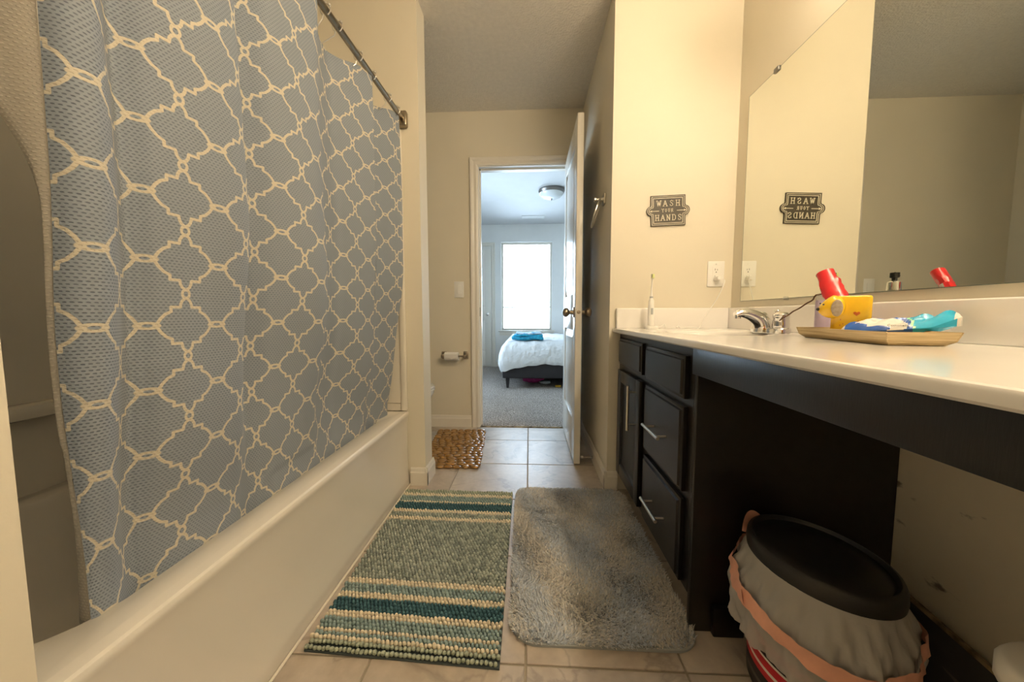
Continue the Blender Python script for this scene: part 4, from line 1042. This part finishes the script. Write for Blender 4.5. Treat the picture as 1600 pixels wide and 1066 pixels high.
def text_mesh(name, s, size, mtx, m, par):
    cu = bpy.data.curves.new(name, 'FONT'); cu.body = s; cu.size = size; cu.extrude = .0003; cu.align_x = 'CENTER'; cu.resolution_u = 3
    to = bpy.data.objects.new('tmp', cu); COL.objects.link(to)
    dg_ = bpy.context.evaluated_depsgraph_get(); me = bpy.data.meshes.new_from_object(to.evaluated_get(dg_)); bpy.data.objects.remove(to)
    me.transform(mtx); me.materials.clear(); me.name = name; return finish(name, me, m, par)
tp = wpos(.47, .05, wz(.47, .05) + .0)
xa = (WB - WA).normalized(); na = (-wn * .80 + Vector((0, 0, .60))).normalized(); ya = na.cross(xa).normalized()
tp = tp + na * .0025
text_mesh('brand_print', 'Cottonelle', .0078, Matrix(((xa.x, ya.x, na.x, tp.x), (xa.y, ya.y, na.y, tp.y), (xa.z, ya.z, na.z, tp.z), (0, 0, 0, 1))), 'black_slot', wp)

# ------------------------------------------------------------------ rugs
def make_chenille():
    r = thing('striped_bath_rug', 'green and cream striped chenille bath rug beside the bathtub', 'rug', (-.345, 1.26, 0))
    C = [Vector((-.600, .846, 0)), Vector((-.076, .822, 0)), Vector((-.083, 1.682, 0)), Vector((-.622, 1.688, 0))]
    def bl_(s, t): return (C[0] * (1 - s) + C[1] * s) * (1 - t) + (C[3] * (1 - s) + C[2] * s) * t
    bm = bmesh.new()
    lp = lambda z, o: [bl_(s, t) + Vector((0, 0, z)) for s, t in ((-o, -o), (1 + o, -o), (1 + o, 1 + o), (-o, 1 + o))]
    add_loft(bm, [lp(.0008, .004), lp(.006, .004)], True, True); obj('backing', bm, 't_back', r)
    def kind(y):
        B = [(.846, 't_moss'), (.861, 't_cream'), (.872, 't_mid'), (.882, 't_cream'), (.916, 't_mid'), (.941, 't_cream'), (.990, 't_teal'), (1.013, 't_cream'), (1.044, 't_mid'), (1.058, 't_cream'), (1.066, 't_sage'), (1.078, 't_cream'), (1.423, 't_sage'), (1.444, 't_cream'), (1.478, 't_sage'), (1.506, 't_cream'), (1.562, 't_teal'), (1.580, 't_cream'), (1.622, 't_mid'), (1.652, 't_cream'), (9, 't_moss')]
        for a, k in B:
            if y < a: return k
    # tuft mesh
    bm = bmesh.new(); bmesh.ops.create_uvsphere(bm, u_segments=7, v_segments=5, radius=1.0)
    bmesh.ops.scale(bm, vec=(.0060, .0060, .0098), verts=bm.verts)
    tv = np.array([v.co[:] for v in bm.verts]); tf = [[v.index for v in f.verts] for f in bm.faces]
    nrow, ncol = 72, 44
    names = ['t_cream', 't_sage', 't_teal', 't_mid', 't_moss', 't_sagedark']; meshes = {}
    for nm in names:
        me = bpy.data.meshes.new('tuft'); me.from_pydata([tuple(v) for v in tv], [], tf); me.materials.append(MT[nm]); me.polygons.foreach_set('use_smooth', [True] * len(tf)); meshes[nm] = me
    bm.free()
    AV, AF, AM = [], [], []; off = 0
    for i in range(nrow):
        for j in range(ncol):
            t = (i + .5) / nrow; s = (j + .5 + (.25 if i % 2 else -.25)) / ncol
            p = bl_(s, t); k = kind(bl_(.97, t).y)
            if k == 't_sage' and random.random() < .45: k = 't_sagedark'
            edge = (1.0 if i < 2 else .35)
            flop = math.sin(7 * s + 3 * t) * .3
            rx = edge * random.uniform(.6, 1.0) + random.uniform(-.16, .16); ry = flop * .5 + random.uniform(-.25, .25); rz = random.uniform(-.4, .4)
            z = .0145 - (.003 if i == 0 else 0) + random.uniform(-.002, .002); sc_ = random.uniform(.88, 1.12)
            if i == 0: p = p + Vector((0, -.004, 0))
            from mathutils import Euler
            R = Euler((rx, ry, rz)).to_matrix()
            if i < 6:
                o_ = bpy.data.objects.new('tuft', meshes[k]); COL.objects.link(o_)
                o_.location = (p.x, p.y, z); o_.rotation_euler = (rx, ry, rz); o_.scale = (sc_,) * 3; adopt(o_, r)
            else:
                Rn = np.array(R); AV.append((tv * sc_) @ Rn.T + np.array([p.x, p.y, z])); AF += [[x + off for x in f] for f in tf]; AM += [names.index(k)] * len(tf); off += len(tv)
    st = pyobj('tufts', np.concatenate(AV), AF, names, r, smooth='full', mi=AM); st['kind'] = 'stuff'
make_chenille()

def make_shag():
    r = thing('shag_bath_mat', 'grey-beige shag bath mat beside the vanity drawers', 'rug', (.21, 1.31, 0))
    def loop(z, ins):
        pts = rrect(-.052 + ins, .470 - ins, .886 + ins, 1.742 - ins, .075, 8)
        return [Vector((x - .018 * (y - .886) / .85 * (1 if x < .2 else 0), y, z)) for x, y in pts]
    bm = bmesh.new(); add_loft(bm, [loop(.0008, 0), loop(.008, 0), loop(.010, .003)], True, True); obj('backing', bm, 's_back', r)
    n = 64000
    x = rng.uniform(-.072, .468, n); y = rng.uniform(.889, 1.739, n)
    x0 = -.050 - .018 * (y - .886) / .85
    def inside(x, y):
        rr = .073; cx = np.clip(x, x0 + rr, .468 - rr); cy_ = np.clip(y, .889 + rr, 1.739 - rr); return np.hypot(x - cx, y - cy_) <= rr
    ok = inside(x, y) & (x > x0); x, y, x0 = x[ok], y[ok], x0[ok]; n = len(x)
    tx = .6 * np.sin(9 * x + 13 * y + 2 * np.sin(17 * y)) + .5 * np.sin(31 * y - 11 * x) + rng.normal(0, .55, n)
    ty = .5 * np.cos(14 * x - 7 * y) + .5 * np.sin(27 * x + 19 * y) + rng.normal(0, .55, n) - .2
    # fibres near the rim lean outwards
    tx += np.where(x > .45, .1, 0) - np.where(x < x0 + .02, .4, 0); ty -= np.where(y < .905, .3, 0); ty += np.where(y > 1.725, .6, 0)
    Lh = rng.uniform(.013, .021, n)
    ln = np.sqrt(1 + tx ** 2 * 1.0 + ty ** 2 * 1.0)
    dx, dy, dz = tx / ln * Lh, ty / ln * Lh, Lh / ln
    a = rng.uniform(0, 2 * PI, n); w = rng.uniform(.0013, .0024, n); wx, wy = np.cos(a) * w, np.sin(a) * w
    z0 = .006
    V = np.empty((n, 5, 3))
    V[:, 0] = np.stack([x - wx, y - wy, np.full(n, z0)], -1); V[:, 1] = np.stack([x + wx, y + wy, np.full(n, z0)], -1)
    mxx, myy = x + dx * .4, y + dy * .4
    V[:, 2] = np.stack([mxx + wx, myy + wy, z0 + dz * .65], -1); V[:, 3] = np.stack([mxx - wx, myy - wy, z0 + dz * .65], -1)
    V[:, 4] = np.stack([x + dx, y + dy, z0 + dz], -1)
    me = bpy.data.meshes.new('pile'); base = (np.arange(n) * 5)[:, None]
    quads = base + np.array([[0, 1, 2, 3]]); tris = base + np.array([[3, 2, 4]])
    me.vertices.add(n * 5); me.vertices.foreach_set('co', V.ravel())
    me.loops.add(n * 7); me.loops.foreach_set('vertex_index', np.concatenate([quads.ravel(), tris.ravel()]).astype(np.int32))
    me.polygons.add(n * 2); me.polygons.foreach_set('loop_start', np.concatenate([np.arange(n) * 4, n * 4 + np.arange(n) * 3]).astype(np.int32))
    me.polygons.foreach_set('loop_total', np.concatenate([np.full(n, 4), np.full(n, 3)]).astype(np.int32)); me.update(calc_edges=True)
    f = np.clip(.5 + .35 * np.sin(13 * y + 4 * np.sin(9 * x)) + .25 * np.sin(21 * x + 8 * y) + rng.normal(0, .35, n), 0, 1)
    c1, c2 = np.array([.92, .86, .76]), np.array([.74, .80, .87]); col = (c1[None] * (1 - f[:, None]) + c2[None] * f[:, None]) * rng.uniform(.70, 1.06, n)[:, None]
    at = me.color_attributes.new('tint', 'FLOAT_COLOR', 'POINT')
    cc_ = np.repeat(np.concatenate([col, np.ones((n, 1))], 1), 5, 0); at.data.foreach_set('color', cc_.ravel())
    o_ = finish('pile', me, 'shag', r); o_['kind'] = 'stuff'
make_shag()

def make_pebbles():
    r = thing('pebble_mat', 'amber plastic pebble bath mat in front of the doorway', 'bath mat', (-.50, 2.30, 0))
    C = [Vector((-.665, 1.955, 0)), Vector((-.283, 1.965, 0)), Vector((-.333, 2.660, 0)), Vector((-.708, 2.648, 0))]
    def bl_(s, t): return (C[0] * (1 - s) + C[1] * s) * (1 - t) + (C[3] * (1 - s) + C[2] * s) * t
    bm = bmesh.new(); add_loft(bm, [[bl_(s, t) + Vector((0, 0, z)) for s, t in ((.03, .02), (.97, .02), (.97, .98), (.03, .98))] for z in (.0006, .0026)], True, True); obj('backing_film', bm, 'pebble', r)
    ms = []
    for k in range(6):
        bm = bmesh.new(); bmesh.ops.create_uvsphere(bm, u_segments=12, v_segments=8, radius=1.0)
        for v in bm.verts:
            d = v.co.copy(); f = 1 + .10 * math.sin(3 * d.x + k * 1.3) * d.y + .08 * math.cos(2.1 * d.y + k); v.co = Vector((d.x * f, d.y * f, d.z))
        me = bpy.data.meshes.new('pebble'); bm.to_mesh(me); bm.free(); me.materials.append(MT['pebble']); me.polygons.foreach_set('use_smooth', [True] * len(me.polygons)); ms.append(me)
    nr = 17
    for i in range(nr):
        s = 0.0; row = []
        while s < .97:
            w = random.uniform(.10, .18); row.append((s, min(w, 1 - s))); s += w
        for (s, w) in row:
            if w < .05: continue
            p = bl_(s + w / 2, (i + .5) / nr)
            o_ = bpy.data.objects.new('pebble', random.choice(ms)); COL.objects.link(o_)
            o_.location = (p.x, p.y + random.uniform(-.003, .003), .0085); o_.rotation_euler = (0, 0, random.uniform(-.25, .25))
            o_.scale = (w * .375 / 2 * 1.0, .0208 * random.uniform(.85, 1.12), .0085 * random.uniform(.85, 1.15)); adopt(o_, r)
make_pebbles()

# grey mat by the toilet
def grey_mat():
    bm = bmesh.new(); pts = rrect(-1.02, -.655, 2.10, 2.62, .10, 6); lp = lambda ins, z: [Vector((x, y, z)) for x, y in rrect(-.815 + ins, -.655 - ins, 2.10 + ins, 2.62 - ins, .07 - ins, 6)]
    add_loft(bm, [lp(0, .0006), lp(0, .006), lp(.006, .011), lp(.03, .012)], True, True)
    MT['greyrug'] = mat('pale_grey_pile', (0.50, 0.49, 0.46), 0.95, var=0.15, vscale=120, bump=1.0, bscale=260, bdist=0.006)
    return tag(obj('toilet_rug', bm, 'greyrug', smooth='full'), 'pale grey rug in front of the toilet, under the pebble mat', 'rug')
gm = grey_mat(); gm.scale.z = 0.4

# ------------------------------------------------------------------ hall details
# toilet
to = thing('toilet', 'white toilet mostly hidden behind the partition', 'toilet', (-1.1, 2.33, 0))
TCX, TCY = -.90, 2.33
def eg(rx, ry, z, sx0=0.0): return [Vector((TCX + sx0 + rx * math.cos(a) * (1.0 if math.cos(a) > 0 else .85), TCY + ry * math.sin(a), z)) for a in np.linspace(0, 2 * PI, 32, endpoint=False)]
bm = bmesh.new(); add_loft(bm, [eg(.15, .10, .0, -.08), eg(.145, .10, .02, -.08), eg(.12, .085, .10, -.07), eg(.15, .10, .20, -.05), eg(.22, .155, .31, -.01), eg(.243, .180, .37, .0), eg(.245, .182, .385)], True, True); obj('bowl', bm, 'ceramic', to, smooth=50)
bm = bmesh.new(); add_loft(bm, [eg(.246, .184, .386), eg(.250, .187, .392), eg(.248, .186, .403), eg(.2, .15, .404)], True, True); obj('seat', bm, 'ceramic', to, smooth=50)
bm = bmesh.new(); add_loft(bm, [eg(.246, .184, .405), eg(.249, .186, .410), eg(.244, .182, .420), eg(.15, .11, .426)], True, True); obj('lid', bm, 'ceramic', to, smooth=50)
box('tank', (-1.497, 2.13, .36), (-1.30, 2.53, .72), 'ceramic', to, bevel=.02, seg=3); box('tank_lid', (-1.498, 2.12, .721), (-1.29, 2.54, .75), 'ceramic', to, bevel=.008)
box('rear_block', (-1.46, 2.22, .02), (-1.05, 2.44, .37), 'ceramic', to, bevel=.03, seg=3)
tube('flush_lever', [(-1.302, 2.19, .66), (-1.285, 2.19, .66), (-1.283, 2.25, .655)], .006, 'chrome', to)
# toilet paper
tpz = .583
hp_ = thing('paper_holder', 'brushed metal toilet paper holder on the wall left of the doorway', 'paper holder', (-.59, YD, tpz - .03))
for x in (-.680, -.505):
    pst = box('post', (x - .020, YD - .008, tpz - .028), (x + .020, YD, tpz + .032), 'bronze', hp_, bevel=.004)
    box('arm', (x - .010, YD - .075, tpz - .012), (x + .010, YD - .006, tpz + .012), 'bronze', hp_, bevel=.003)
tube('spindle', [(-.672, YD - .062, tpz), (-.513, YD - .062, tpz)], .007, 'bronze', hp_)
pr = thing('toilet_paper_roll', 'small white toilet paper roll on the metal holder', 'toilet paper', (-.61, YD - .062, tpz - .032))
bm = bmesh.new(); loops = [[Vector((x, YD - .062 + r * math.cos(a), tpz + r * math.sin(a))) for a in np.linspace(0, 2 * PI, 28, endpoint=False)] for x, r in ((-.660, .020), (-.660, .032), (-.553, .032), (-.553, .020), (-.660, .020))]
add_loft(bm, loops); obj('roll', bm, 'paper', pr, smooth=True)
bm = bmesh.new(); add_loft(bm, [[Vector((-.655, YD - .0955, tpz + .018)), Vector((-.60, YD - .0968, tpz - .022)), Vector((-.557, YD - .0955, tpz + .018))], [Vector((-.655, YD - .0935, tpz + .018)), Vector((-.60, YD - .0948, tpz - .022)), Vector((-.557, YD - .0935, tpz + .018))]], True, True); obj('folded_tip', bm, 'paper', pr)
# light switch
sw = thing('light_switch', 'cream rocker light switch left of the doorway', 'switch', (-.553, YD, 1.043))
box('plate', (-.592, YD - .006, 1.043), (-.516, YD - .0002, 1.169), 'plastic_w', sw, bevel=.0025)
box('rocker', (-.571, YD - .010, 1.072), (-.537, YD - .0055, 1.140), 'plastic_w', sw, bevel=.0015)
for zc in (1.057, 1.155): lathe('screw', [(0, 0), (.003, 0), (.0025, .001), (0, .001)], (-.554, YD - .006, zc), 'plastic_w', sw, axis=(0, -1, 0), n=10)
# towel ring
tw = thing('towel_ring', 'metal towel ring on the shaded hall wall', 'towel ring', (XH, 1.93, 1.42))
box('mount', (XH - .010, 1.905, 1.490), (XH, 1.960, 1.545), 'nickel', tw, bevel=.004); lathe('post', [(0, 0), (.012, 0), (.009, .012), (.009, .034), (.013, .038), (.013, .048), (0, .049)], (XH - .009, 1.932, 1.517), 'nickel', tw, axis=(-1, 0, 0), n=16)
bm = bmesh.new(); rp = []
for k in range(41):
    a = 2 * PI * k / 40; dz = .078 * (math.cos(a) - 1); rp.append((XH - .022 + dz * .30 + .070 * math.sin(a) * .19, 1.935 + .070 * math.sin(a), 1.520 + dz * .92))
add_tube(bm, rp, .0048, 8, cap=False); obj('ring', bm, 'nickel', tw, smooth=True)
# door stop
ds = thing('door_stop', 'thin metal door stop on the hall baseboard', 'door stop', (XH - .05, 2.10, .03))
tube('rod', [(XH - .012, 2.095, .035), (XH - .075, 2.095, .035)], .0035, 'bronze', ds); lathe('base', [(0, 0), (.010, 0), (.008, .005), (0, .006)], (XH - .012, 2.095, .035), 'bronze', ds, axis=(-1, 0, 0), n=14); lathe('rubber_tip', [(0, 0), (.008, 0), (.008, .012), (.006, .014), (0, .014)], (XH - .072, 2.095, .035), 'plastic_w', ds, axis=(-1, 0, 0), n=14)

# ------------------------------------------------------------------ trash can corner
TCX_, TCY_, TRX, TRY, TR_ = .652, .785, .118, .146, math.radians(12)
def can_pt(a, s, z, extra=0.0):
    x, y = (TRX * s + extra) * math.cos(a), (TRY * s + extra) * math.sin(a); c, s_ = math.cos(TR_), math.sin(TR_)
    return Vector((TCX_ + x * c - y * s_, TCY_ + x * s_ + y * c, z))
AN = np.linspace(0, 2 * PI, 64, endpoint=False)
can = thing('trash_can', 'black oval trash can with a red printed band, standing under the counter', 'trash can', (TCX_, TCY_, 0))
bm = bmesh.new(); add_loft(bm, [[can_pt(a, s, z) for a in AN] for s, z in ((.88, .001), (.90, .006), (.95, .328), (.94, .330), (.85, .02))], True, True); obj('body', bm, 'blackpl', can, smooth=50)
bands = [('red', .185, .206), ('blackpl', .166, .185), ('whitepr', .160, .166), ('red', .140, .160), ('whitepr', .132, .140), ('red', .116, .132), ('blackpl', .094, .116), ('midgrey', .084, .094), ('blackpl', .06, .084)]
for m_, z0, z1 in bands:
    z0, z1 = z0 - .05, z1 - .05; f0, f1 = .90 + .05 * z0 / .33, .90 + .05 * z1 / .33
    bm = bmesh.new(); add_loft(bm, [[can_pt(a, f, z, .0012) for a in np.linspace(PI * .55, PI * 1.65, 40)] for f, z in ((f0, z0), (f1, z1))], closed=False); obj('printed_band', bm, m_, can, smooth='full')
bm = bmesh.new(); add_loft(bm, [[can_pt(a, s, z) for a in AN] for s, z in ((.96, .332), (1.0, .334), (1.01, .345), (1.0, .362), (.975, .370), (.93, .372), (.905, .368), (.88, .362), (.86, .366), (.5, .369), (.05, .370))], True, True)
lid = obj('lid', bm, 'blackpl', can, smooth=60)
bag = thing('trash_bag', 'white plastic bag with a peach drawstring over the trash can', 'trash bag', (TCX_, TCY_, .12))
AB = np.linspace(0, 2 * PI, 160, endpoint=False)
def bagr(a, f, hf=1.0):
    """radial bulge in metres and height for profile parameter f (0 under lid .. 1 hem)"""
    near = .5 + .5 * math.cos(a - PI * 1.25)
    z = .336 - f * (.150 + .028 * near) - .012 * math.sin(3 * a + 1) * f
    b = .004 + .040 * math.sin(min(f * 1.25, 1) * PI * .62) * (1 + .25 * math.sin(2 * a + .8)) * (.35 + .65 * (.5 + .5 * math.cos(a - PI * 1.05)) ** .6)
    b += hf * (.0055 * math.sin(13 * a + 5 * f) + .004 * math.sin(29 * a - 9 * f) + .003 * math.sin(47 * a + 14 * f)) * min(1, f * 4)
    return b, z
bm = bmesh.new(); loops = []
for i in range(19):
    f = i / 18; row = []
    for a in AB:
        b, z = bagr(a, f); row.append(can_pt(a, .955, z, b))
    loops.append(row)
add_loft(bm, loops); obj('sheet', bm, 'bag', bag, smooth='full')
bm = bmesh.new(); r0, r1 = [], []
for a in AB:
    near = .5 + .5 * math.cos(a - PI * 1.30); fc_ = .24 + .26 * near + .05 * math.sin(2 * a); lo_, hi_ = fc_ - .09, fc_ + .09 + .015 * math.sin(5 * a)
    b, z = bagr(a, hi_, .35); r0.append(can_pt(a, .955, z, b + .010 + .002 * math.sin(17 * a))); b, z = bagr(a, lo_, .35); r1.append(can_pt(a, .955, z, b + .011 + .003 * math.sin(11 * a)))
add_loft(bm, [r0, r1]); obj('drawstring', bm, 'peach', bag, smooth='full')
tb1 = can_pt(PI * .80, .955, .335, .020)
bm = bmesh.new(); add_loft(bm, [[can_pt(PI * a, .955, .345 + h * (1 - ((a - .58) / .13) ** 2), .008 + h * .25) for a in np.linspace(.45, .71, 12)] for h in (.0, .018, .034)], closed=False); obj('drawstring_loop', bm, 'peach', bag, smooth='full')
bm = bmesh.new(); add_loft(bm, [[can_pt(PI * (.93 + .05 * s), .955, .262 + .018 * t - .010 * s, .040 + .020 * s + .004 * t) for s in (0, .4, .8, 1)] for t in (0, .5, 1)], closed=False); obj('drawstring_knot', bm, 'peach', bag, smooth='full')

bx = thing('flat_box', 'dark flat carton with a worn tan edge leaning on the wall behind the trash can', 'box', (.95, .75, 0))
bm = bmesh.new(); q0 = [(.900, .95, .001), (.905, .45, .001), (.962, .45, .118), (.965, .95, .188)]; q1 = [(.922, .95, .001), (.927, .45, .001), (.974, .45, .112), (.977, .95, .182)]
add_loft(bm, [[Vector(p) for p in q0], [Vector(p) for p in q1]], True, True); obj('carton', bm, 'darkgrey', bx)
bm = bmesh.new(); e0 = [Vector((.9605, .45, .118)), Vector((.9755, .45, .1125)), Vector((.9755, .45, .122)), Vector((.9605, .45, .128))]; e1 = [v + Vector((.003, .50, .070)) for v in e0]
add_loft(bm, [e0, e1], True, True); obj('worn_edge', bm, 'oldcard', bx)
bm = bmesh.new(); add_loft(bm, [[Vector((.944 - d, .78, .106)), Vector((.926 - d, .62, .06)), Vector((.940 - d, .55, .085))] for d in (.008, .0095)], True, True); obj('grey_print', bm, 'midgrey', bx)
jr = thing('small_jar', 'small white jar with black stripes beside the trash can', 'jar', (.862, .815, 0))
JC = (.862, .815, 0)
lathe('jar_body', [(0, .001), (.030, .001), (.031, .004), (.031, .185), (.027, .192), (0, .193)], JC, 'whitepr', jr)
for z in (.165, .178): lathe('stripe', [(.0309, 0), (.0316, 0), (.0316, .007), (.0309, .007)], (JC[0], JC[1], z), 'blackpl', jr)
lathe('jar_lid', [(0, .193), (.028, .193), (.029, .196), (.029, .208), (.026, .211), (0, .211)], JC, 'midgrey', jr)
hm = thing('plastic_stool', 'pale plastic stool cut off by the bottom right corner', 'stool', (.73, .33, 0))
bm = bmesh.new(); lp = lambda ins, z: [Vector((x, y, z)) for x, y in rrect(.572 + ins, .832 - ins, .205 + ins, .462 - ins, .065 - ins * .5, 6)]
add_loft(bm, [lp(.006, .44), lp(0, .447), lp(0, .466), lp(.006, .476), lp(.02, .480)], True, True); obj('seat', bm, 'hamper', hm, smooth=60)
for x in (.615, .79):
    for y in (.25, .415):
        bm = bmesh.new(); add_tube(bm, [(x, y, .001), (x, y, .445)], [.014, .020], 12); obj('leg', bm, 'hamper', hm, smooth=True)

# ------------------------------------------------------------------ bedroom things
bed = thing('bed', 'low bed with a charcoal upholstered frame and white duvet', 'bed', (.37, 5.05, 0))
BX0, BX1, BY0, BY1 = -.325, 1.08, 4.20, 6.0
box('frame', (BX0, BY0, .135), (BX1, BY1, .330), 'bedframe', bed, bevel=.015, seg=3)
for x in (BX0 + .06, BX1 - .06):
    for y in (BY0 + .04, BY1 - .06):
        bm = bmesh.new(); add_loft(bm, [[Vector((x + a * s, y + b * s, z)) for a, b in ((-1, -1), (1, -1), (1, 1), (-1, 1))] for s, z in ((.014, .012), (.024, .136))], True, True); obj('leg', bm, 'bedframe', bed)
box('mattress', (BX0 + .03, BY0 + .03, .331), (BX1 - .03, BY1 - .02, .555), 'duvet', bed, bevel=.04, seg=3)
bm = bmesh.new(); loops = []; nn = 24
def dloop(ins, zf, wob, corner=0.0):
    pts = rrect(BX0 + ins, BX1 - ins, BY0 + ins, BY1 - .01, max(.06 - ins * .2, .03), 5)
    # resample for more verts on the straight parts
    out = []
    P = pts + pts[:1]
    for a, b in zip(P, P[1:]):
        L = math.hypot(b[0] - a[0], b[1] - a[1]); k = max(1, int(L / .05))
        for i in range(k): out.append((a[0] + (b[0] - a[0]) * i / k, a[1] + (b[1] - a[1]) * i / k))
    return out
base = dloop(0, 0, 0); nb_ = len(base); cxm, cym = (BX0 + BX1) / 2, (BY0 + BY1) / 2
ring0 = []
for lev, (ins, z) in enumerate([(-.012, .300), (-.020, .315), (-.024, .37), (-.018, .45), (.0, .53), (.045, .585), (.14, .60), (.40, .605)]):
    row = []
    for i, (x, y) in enumerate(base):
        dx, dy = cxm - x, cym - y; hx, hy = (BX1 - BX0) / 2, (BY1 - BY0) / 2
        X_, Y_ = cxm - dx * (1 - ins / hx), cym - dy * (1 - ins / hy)
        s = i * .9; lowf = max(0, 1 - lev / 5)
        near_corner = math.exp(-((x - BX0) ** 2 + (y - BY0) ** 2) / .03)
        zz = z - lowf * (.095 * near_corner) + lowf * .012 * math.sin(s * .7) + .006 * math.sin(s * 1.9 + lev)
        X_ -= near_corner * .035 * max(0, 1 - abs(lev - 2.2) / 3) ; o_ = .008 * math.sin(s * 1.3 + lev * .7) * (lev < 5)
        row.append(Vector((X_ + o_ * (-1 if dx > 0 else 1) * (abs(dx) > hx - .05), Y_ - abs(o_) * (dy > hy - .05), zz)))
    loops.append(row)
add_loft(bm, loops, False, True); obj('duvet', bm, 'duvet', bed, smooth='full')
fb = thing('folded_blanket', 'folded teal blue blanket on the corner of the bed', 'blanket', (-.02, 4.35, .60))
for k, (z0, z1, x0, x1, m_) in enumerate(((.603, .640, -.215, .172, 'teal'), (.636, .668, -.195, .165, 'teal'), (.664, .690, -.165, .150, 'multi'))):
    bm = bmesh.new(); add_box(bm, (x0, 4.235 + .01 * k, z0), (x1, 4.50, z1), .013, 3)
    bmesh.ops.subdivide_edges(bm, edges=[e for e in bm.edges if e.calc_length() > .1], cuts=6, use_grid_fill=True)
    for v in bm.verts: v.co.z += .006 * math.sin(22 * v.co.x + 3 * k) + .004 * math.sin(31 * v.co.y); v.co.y += .006 * math.sin(17 * v.co.x + k)
    obj('fold', bm, m_, fb, smooth='full')
def blob(name, c, s, m, label, cat, seed):
    bm = bmesh.new(); bmesh.ops.create_icosphere(bm, subdivisions=3, radius=1)
    for v in bm.verts:
        d = v.co; f = 1 + .16 * math.sin(4 * d.x + seed) * math.cos(3 * d.y + seed) + .1 * math.sin(7 * d.z + 2 * d.x + seed); v.co = Vector((c[0] + d.x * s[0] * f, c[1] + d.y * s[1] * f, max(.009, c[2] + d.z * s[2] * f)))
    return tag(obj(name, bm, m, smooth='full'), label, cat)
blob('fabric_bundle', (.05, 4.66, .05), (.15, .08, .055), 'pink', 'pink fabric bundle on the carpet under the bed', 'fabric', 1.0)
blob('cloth_scrap', (.21, 4.52, .028), (.07, .05, .022), 'softgrey', 'small pale cloth on the carpet under the bed', 'cloth', 2.2)
box('yellow_toy', (.325, 4.30, .009), (.395, 4.335, .034), 'toyyel', None, bevel=.006); tag(bpy.data.objects['yellow_toy'], 'small yellow toy on the carpet at the edge of the bed', 'toy')
cl = thing('ceiling_lamp', 'flush bowl ceiling lamp with a dark band in the bedroom', 'lamp', (.272, 4.45, 2.34))
lathe('band', [(0, 0), (.152, 0), (.160, -.004), (.163, -.018), (.155, -.030), (.150, -.045), (.146, -.046), (.146, -.002)], (.272, 4.45, 2.449), 'pewter', cl, n=36)
lathe('bowl', [(.146, -.044), (.140, -.060), (.118, -.082), (.080, -.100), (.035, -.108), (0, -.109)], (.272, 4.45, 2.449), 'lamp_glass', cl, n=36)
lathe('finial', [(0, 0), (.010, 0), (.009, -.008), (.004, -.012), (.005, -.020), (0, -.024)], (.272, 4.45, 2.341), 'pewter', cl, n=12)
vt = thing('air_vent', 'white ceiling air vent in front of the bedroom window', 'vent', (.057, 5.62, 2.44))
bm = bmesh.new(); 
for (a, b, c, d) in ((-.12, .234, 5.55, 5.565), (-.12, .234, 5.675, 5.69), (-.12, -.105, 5.565, 5.675), (.219, .234, 5.565, 5.675)): add_box(bm, (a, c, 2.441), (b, d, 2.4495))
obj('frame', bm, 'vent', vt)
for k in range(6): box('slat', (-.105, 5.568 + k * .018, 2.442), (.219, 5.578 + k * .018, 2.4485), 'vent', vt)
